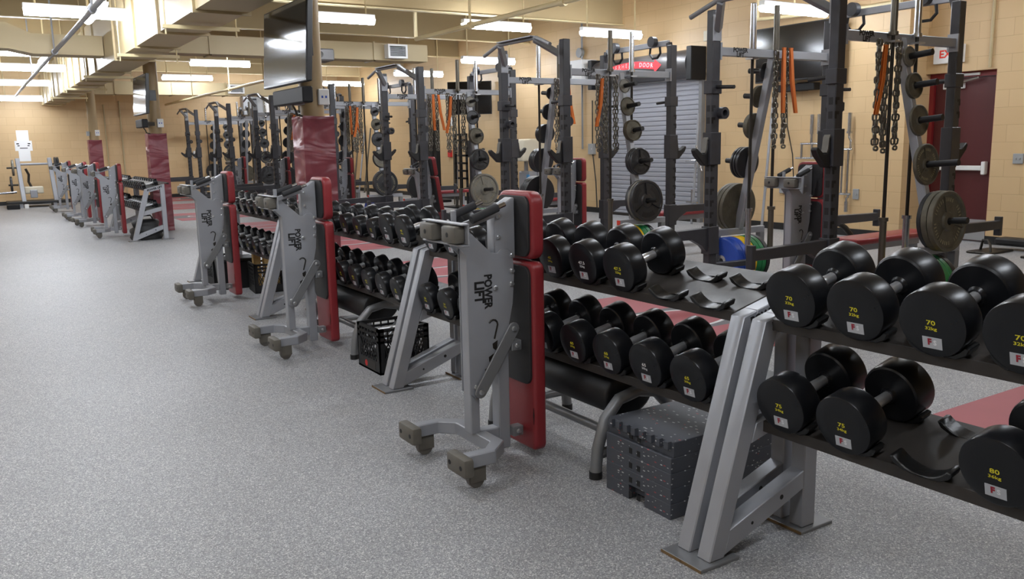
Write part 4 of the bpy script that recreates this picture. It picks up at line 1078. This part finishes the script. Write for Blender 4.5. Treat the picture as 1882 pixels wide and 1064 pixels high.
MB().mat('silver').rod((-.2, 0, .05), (0, .02, 2.0), .02, 12).build('shaft', p); MB().mat('rubber_black').rod((-.205, 0, 0), (-.198, 0, .06), .035, 12).build('foot_cap', p)
tag(MB().mat('bar_dark').tube([(XL-.03, 8.45, 2.0), (XL-.03, 8.42, 1.5), (XL-.04, 8.3, 1.1), (XL-.08, 8.22, .6)], .008, 8).build('power_cable'), 'thin dark cable hanging below the wall television', 'cable')
h = thing('cable_bar', 'bent chrome bar leaning by the right edge of the roller door', 'barbell', (XL-.35, 9.9, 0))
MB().mat('silver').rod((.0, .08, .25), (.1, .08, 1.75), .02, 12).build('pole', h)
MB().mat('chrome').tube([(0, .25, 1.0), (0, .0, 1.02), (0, -.1, .85)], .014, 8).build('upper_hook', h); MB().mat('chrome').tube([(0, -.1, .85), (0, .02, 1.25)], .014, 8).build('upper_arm', h)
MB().mat('chrome').tube([(0, .22, .35), (0, -.02, .35)], .016, 8).build('lower_grip', h); MB().mat('chrome').rod((0, .1, 0), (0, .1, .55), .018, 10).build('lower_stem', h)
hd = thing('step_hurdle', 'long black base with hooped handles lying along the wall at the right', 'exercise equipment', (9.75, 5.0, 0))
MB().mat('rubber_black').box(.3, .52, -1.2, .35, .06, .14).build('body', hd, bevel=.02)
for y in (.25, -.35, -1.0):
    MB().mat('bar_dark').box(-.2, .3, y-.14, y+.14, 0, .025).build('foot', hd, bevel=.008)
    MB().mat('bar_dark').tube([(-.12, y-.1, .02), (-.1, y-.08, .1), (-.05, y-.02, .15), (0, y+.06, .14), (.03, y+.1, .02)], .014, 8).build('hoop_handle', hd)
hp = thing('hoop_stand', 'black hooped stand on the floor behind the nearest rack post', 'stand', (7.7, 5.65, 0))
MB().mat('bar_dark').tube([(.3*math.cos(R(a)), .3*math.sin(R(a))*.4, .42*math.sin(R(a))+.02) for a in range(0, 181, 15)], .03, 10).build('hoop', hp)
MB().mat('bar_dark').box(-.36, .36, -.06, .06, 0, .03).build('base', hp, bevel=.006)

# ---------------------------------------------------------------- equipment along the right wall farther back
tw = thing('bar_tower', 'black perforated storage tower with bars in front of the tan wall', 'storage rack', (8.95, 16.1, 0))
for y in (-.24, 0, .24): MB().mat('hood_black').box(-.02, .02, y-.02, y+.02, .03, 1.55).build('upright', tw)
for z in (.62, .78, .94, 1.10, 1.26, 1.42, 1.54): MB().mat('hood_black').box(-.02, .02, -.26, .26, z-.02, z+.02).build('shelf_bar', tw)
MB().mat('hood_black').box(-.3, .3, -.3, .3, 0, .03).build('base', tw); MB().mat('bar_dark').tube([(-.3, -.3, .03), (-.28, -.3, .28), (-.1, -.3, .4), (.05, -.3, .42)], .03, 10).build('base_hoop', tw)
tag(MB().mat('chrome').rod((8.87, 16.15, .45), (8.89, 16.1, 1.35), .014, 10).build('spare_bar'), 'bright chrome bar hanging on the black storage tower', 'bar')
tag(MB().mat('bar_steel').rod((8.89, 16.34, .05), (8.91, 16.32, 2.0), .016, 10).build('spare_bar'), 'tall dark bar standing in the black storage tower', 'bar')
fm = thing('folded_machine', 'black folded exercise machine standing upright by the tan wall', 'exercise machine', (9.3, 18.3, 0))
MB().mat('hood_black').box(-.06, .06, -.32, .32, .45, 1.7).build('deck', fm, bevel=.02); MB().mat('hood_black').box(-.05, .05, -.5, -.44, .02, 1.9).build('side_rail', fm, bevel=.01)
MB().mat('hood_black').box(-.3, .3, -.52, .36, 0, .06).build('base', fm, bevel=.01); MB().mat('hood_black').box(-.05, .05, -.5, .2, .3, .42).build('lower_arm', fm)
tag(MB().mat('white_plastic').box(XL-.03, XL, 18.45, 18.62, 1.78, 2.0).build('thermostat', bevel=.006), 'white thermostat on the tan wall above the red alarm', 'thermostat')
tag(MB().mat('fire_red').box(XL-.05, XL, 18.6, 18.76, 1.03, 1.2).build('fire_alarm', bevel=.006), 'red fire alarm pull on the tan wall beside the black tower', 'alarm')
cm = thing('cable_machine', 'grey and blue cable machine behind the second power rack', 'exercise machine', (9.6, 14.35, 0))
MB().mat('silver').box(-.2, .2, -.2, .2, .35, .78).build('weight_stack', cm, bevel=.02); MB().mat('sky_blue').box(-.22, -.2, -.2, -.12, .25, .72).build('blue_trim', cm)
for y in (-.22, .22): MB().mat('silver').box(-.03, .03, y-.03, y+.03, 0, 1.05).build('upright', cm)
MB().mat('cream').prism([(-.3, .98), (.3, .98), (.24, 1.34), (.1, 1.42), (-.24, 1.4)], 'xz', -.1, .5).build('cream_shroud', cm, bevel=.03, seg=2)
MB().mat('silver').box(-.3, .3, -.3, .3, 0, .05).build('base', cm)
for i, y in enumerate((23.4, 23.8, 24.2, 24.6, 25.1)):
    o = MB().mat('silver' if i % 2 else 'bar_steel').rod((XL-.35, y, 0), (XL-.05, y+.02, 1.85+.08*(i % 3)), .024, 10).build('leaning_pole')
    tag(o, '%s of five slim poles leaning on the far right wall' % ORD[i], 'pole')

# ---------------------------------------------------------------- far wall
sg = thing('wall_poster', 'three white paper sheets taped one above another on the far wall', 'poster', (1.35, YF, 1.55))
for nm, x0, x1, z0, z1 in (('top_sheet', -.14, .14, .11, .38), ('middle_sheet', -.2, .2, -.15, .11), ('bottom_sheet', -.13, .14, -.42, -.15)):
    s = MB().mat('white_paper').box(x0, x1, -.006, -.002, z0, z1).build(nm, sg)
    if nm == 'middle_sheet':
        g = MB().mat('black_ink')
        for a, b, c, d in ((-.16, -.1, .02, .05), (.1, .16, .02, .05), (-.14, -.09, -.03, -.005), (.09, .14, -.03, -.005), (-.09, .09, -.09, -.07)): g.box(a, b, -.0068, -.006, c, d)
        g.build('printed_mark', s)
fmch = thing('plate_machine', 'silver plate loaded machine with black platform against the far wall', 'exercise machine', (1.38, 25.0, 0))
for x in (-.25, .47): MB().mat('silver').bar((x+.03, -.3, .12), (x, .2, 1.2), .1, .1, (1, 0, 0)).build('upright', fmch, bevel=.01)
MB().mat('silver').rod((-.25, .18, 1.06), (.47, .18, 1.06), .03, 12).build('top_tube', fmch)
MB().mat('rubber_black').box(-.6, .7, -.55, .3, .1, .15).build('platform', fmch, bevel=.008)
for x in (-.3, .45): MB().mat('silver').box(x-.04, x+.04, -.5, .3, 0, .1).build('foot', fmch)
MB().mat('cream').box(-.18, .25, -.1, .1, .32, .5).build('seat_plate', fmch, bevel=.02); MB().mat('silver').box(-.06, .1, -.2, -.1, .22, .42).build('pivot_block', fmch, bevel=.01)
for x, z in ((-.29, .98), (-.29, .55), (.52, 1.05)):
    MB().mat('bar_dark').rod((x, .05, z), (x+(-.22 if x < 0 else .25), .05, z), .022, 10).build('plate_peg', fmch)
MB().mat('chrome').rod((-.95, -.1, .35), (-.35, -.1, .38), .03, 12).build('side_sleeve', fmch)
MB().mat('bar_dark').tube([(-.1, 0, .95), (-.04, .02, .8), (-.06, .02, .62), (.0, .0, .45), (-.02, -.02, .3)], .03, 8).build('belt', fmch)
for i, (x, z, D, s, l) in enumerate(((-.35, .98, .4, 'iron_grey', 'grey plate on the upper left peg'), (-.42, .55, .44, 'iron_black', 'black plate on the lower left peg'), (.56, 1.0, .45, 'iron_black', 'inner black plate on the right peg'), (.62, 1.0, .45, 'iron_black', 'outer black plate on the right peg'))):
    plate(s, D, .045, (1.38+x, 25.05, z), (1 if x > 0 else -1, 0, 0), l+' of the far plate loaded machine', 'plates on the far machine')
tag(MB().mat('hood_black').box(.75, 1.02, 23.9, 24.3, 0, .11).build('step_box', bevel=.01), 'low dark step box on the floor left of the far machine', 'box')
tag(MB().mat('white_plastic').box(1.13, 1.22, 24.15, 24.2, 0, .1).build('small_card', bevel=.002), 'small white card standing on the floor before the far machine', 'card')
pipe('conduit', 'left thin conduit running up the far wall beside the farthest column', [(3.35, YF-.02, .1), (3.35, YF-.02, 2.6)], .018, 'tan_duct')
pipe('conduit', 'right thin conduit running up the far wall beside the farthest column', [(3.75, YF-.02, .1), (3.75, YF-.02, 2.7)], .022, 'tan_duct')
ac = thing('wall_heater', 'grey louvred heater unit high on the far wall behind the fifth rack', 'heater', (7.35, YF-.3, 2.4))
MB().mat('silver_dark').box(-.3, .3, 0, .3, -.1, .45).build('casing', ac, bevel=.02); MB().mat('white_plastic').box(.33, .5, .1, .3, -.2, .5).build('side_panel', ac, bevel=.01)
tag(MB().mat('white_plastic').box(5.6, 5.75, YF-.04, YF, 1.1, 1.3).build('wall_phone', bevel=.01), 'small white box on the far wall between the farthest racks', 'wall box')

# ---------------------------------------------------------------- camera, world, output
cam = bpy.data.cameras.new('camera'); co = bpy.data.objects.new('camera', cam); COL.objects.link(co)
yaw, pit, rol = .5631, .17076, .02088
fw = Vector((math.sin(yaw)*math.cos(pit), math.cos(yaw)*math.cos(pit), -math.sin(pit)))
rt = Vector((math.cos(yaw), -math.sin(yaw), 0)); dn = fw.cross(rt)
r2 = rt*math.cos(rol)+dn*math.sin(rol); d2 = -rt*math.sin(rol)+dn*math.cos(rol)
Mx = Matrix((r2, -d2, -fw)).transposed().to_4x4(); Mx.translation = Vector((0, 0, 1.35)); co.matrix_world = Mx
cam.sensor_width = 36; cam.lens = 36*1564.9/1882; cam.clip_start = .05; cam.clip_end = 100
cam.dof.use_dof = False
sc = bpy.context.scene; sc.camera = co
wd = bpy.data.worlds.new('world'); sc.world = wd; wd.use_nodes = True
wd.node_tree.nodes['Background'].inputs[0].default_value = (.9, .95, 1, 1); wd.node_tree.nodes['Background'].inputs[1].default_value = .15
sc.view_settings.view_transform = 'Standard'; sc.view_settings.look = 'None'; sc.view_settings.exposure = 0; sc.view_settings.gamma = 1
sc.view_settings.use_curve_mapping = False
sc.cycles.use_denoising = True; sc.cycles.max_bounces = 8; sc.cycles.diffuse_bounces = 4; sc.cycles.glossy_bounces = 3
sc.cycles.sample_clamp_indirect = 6
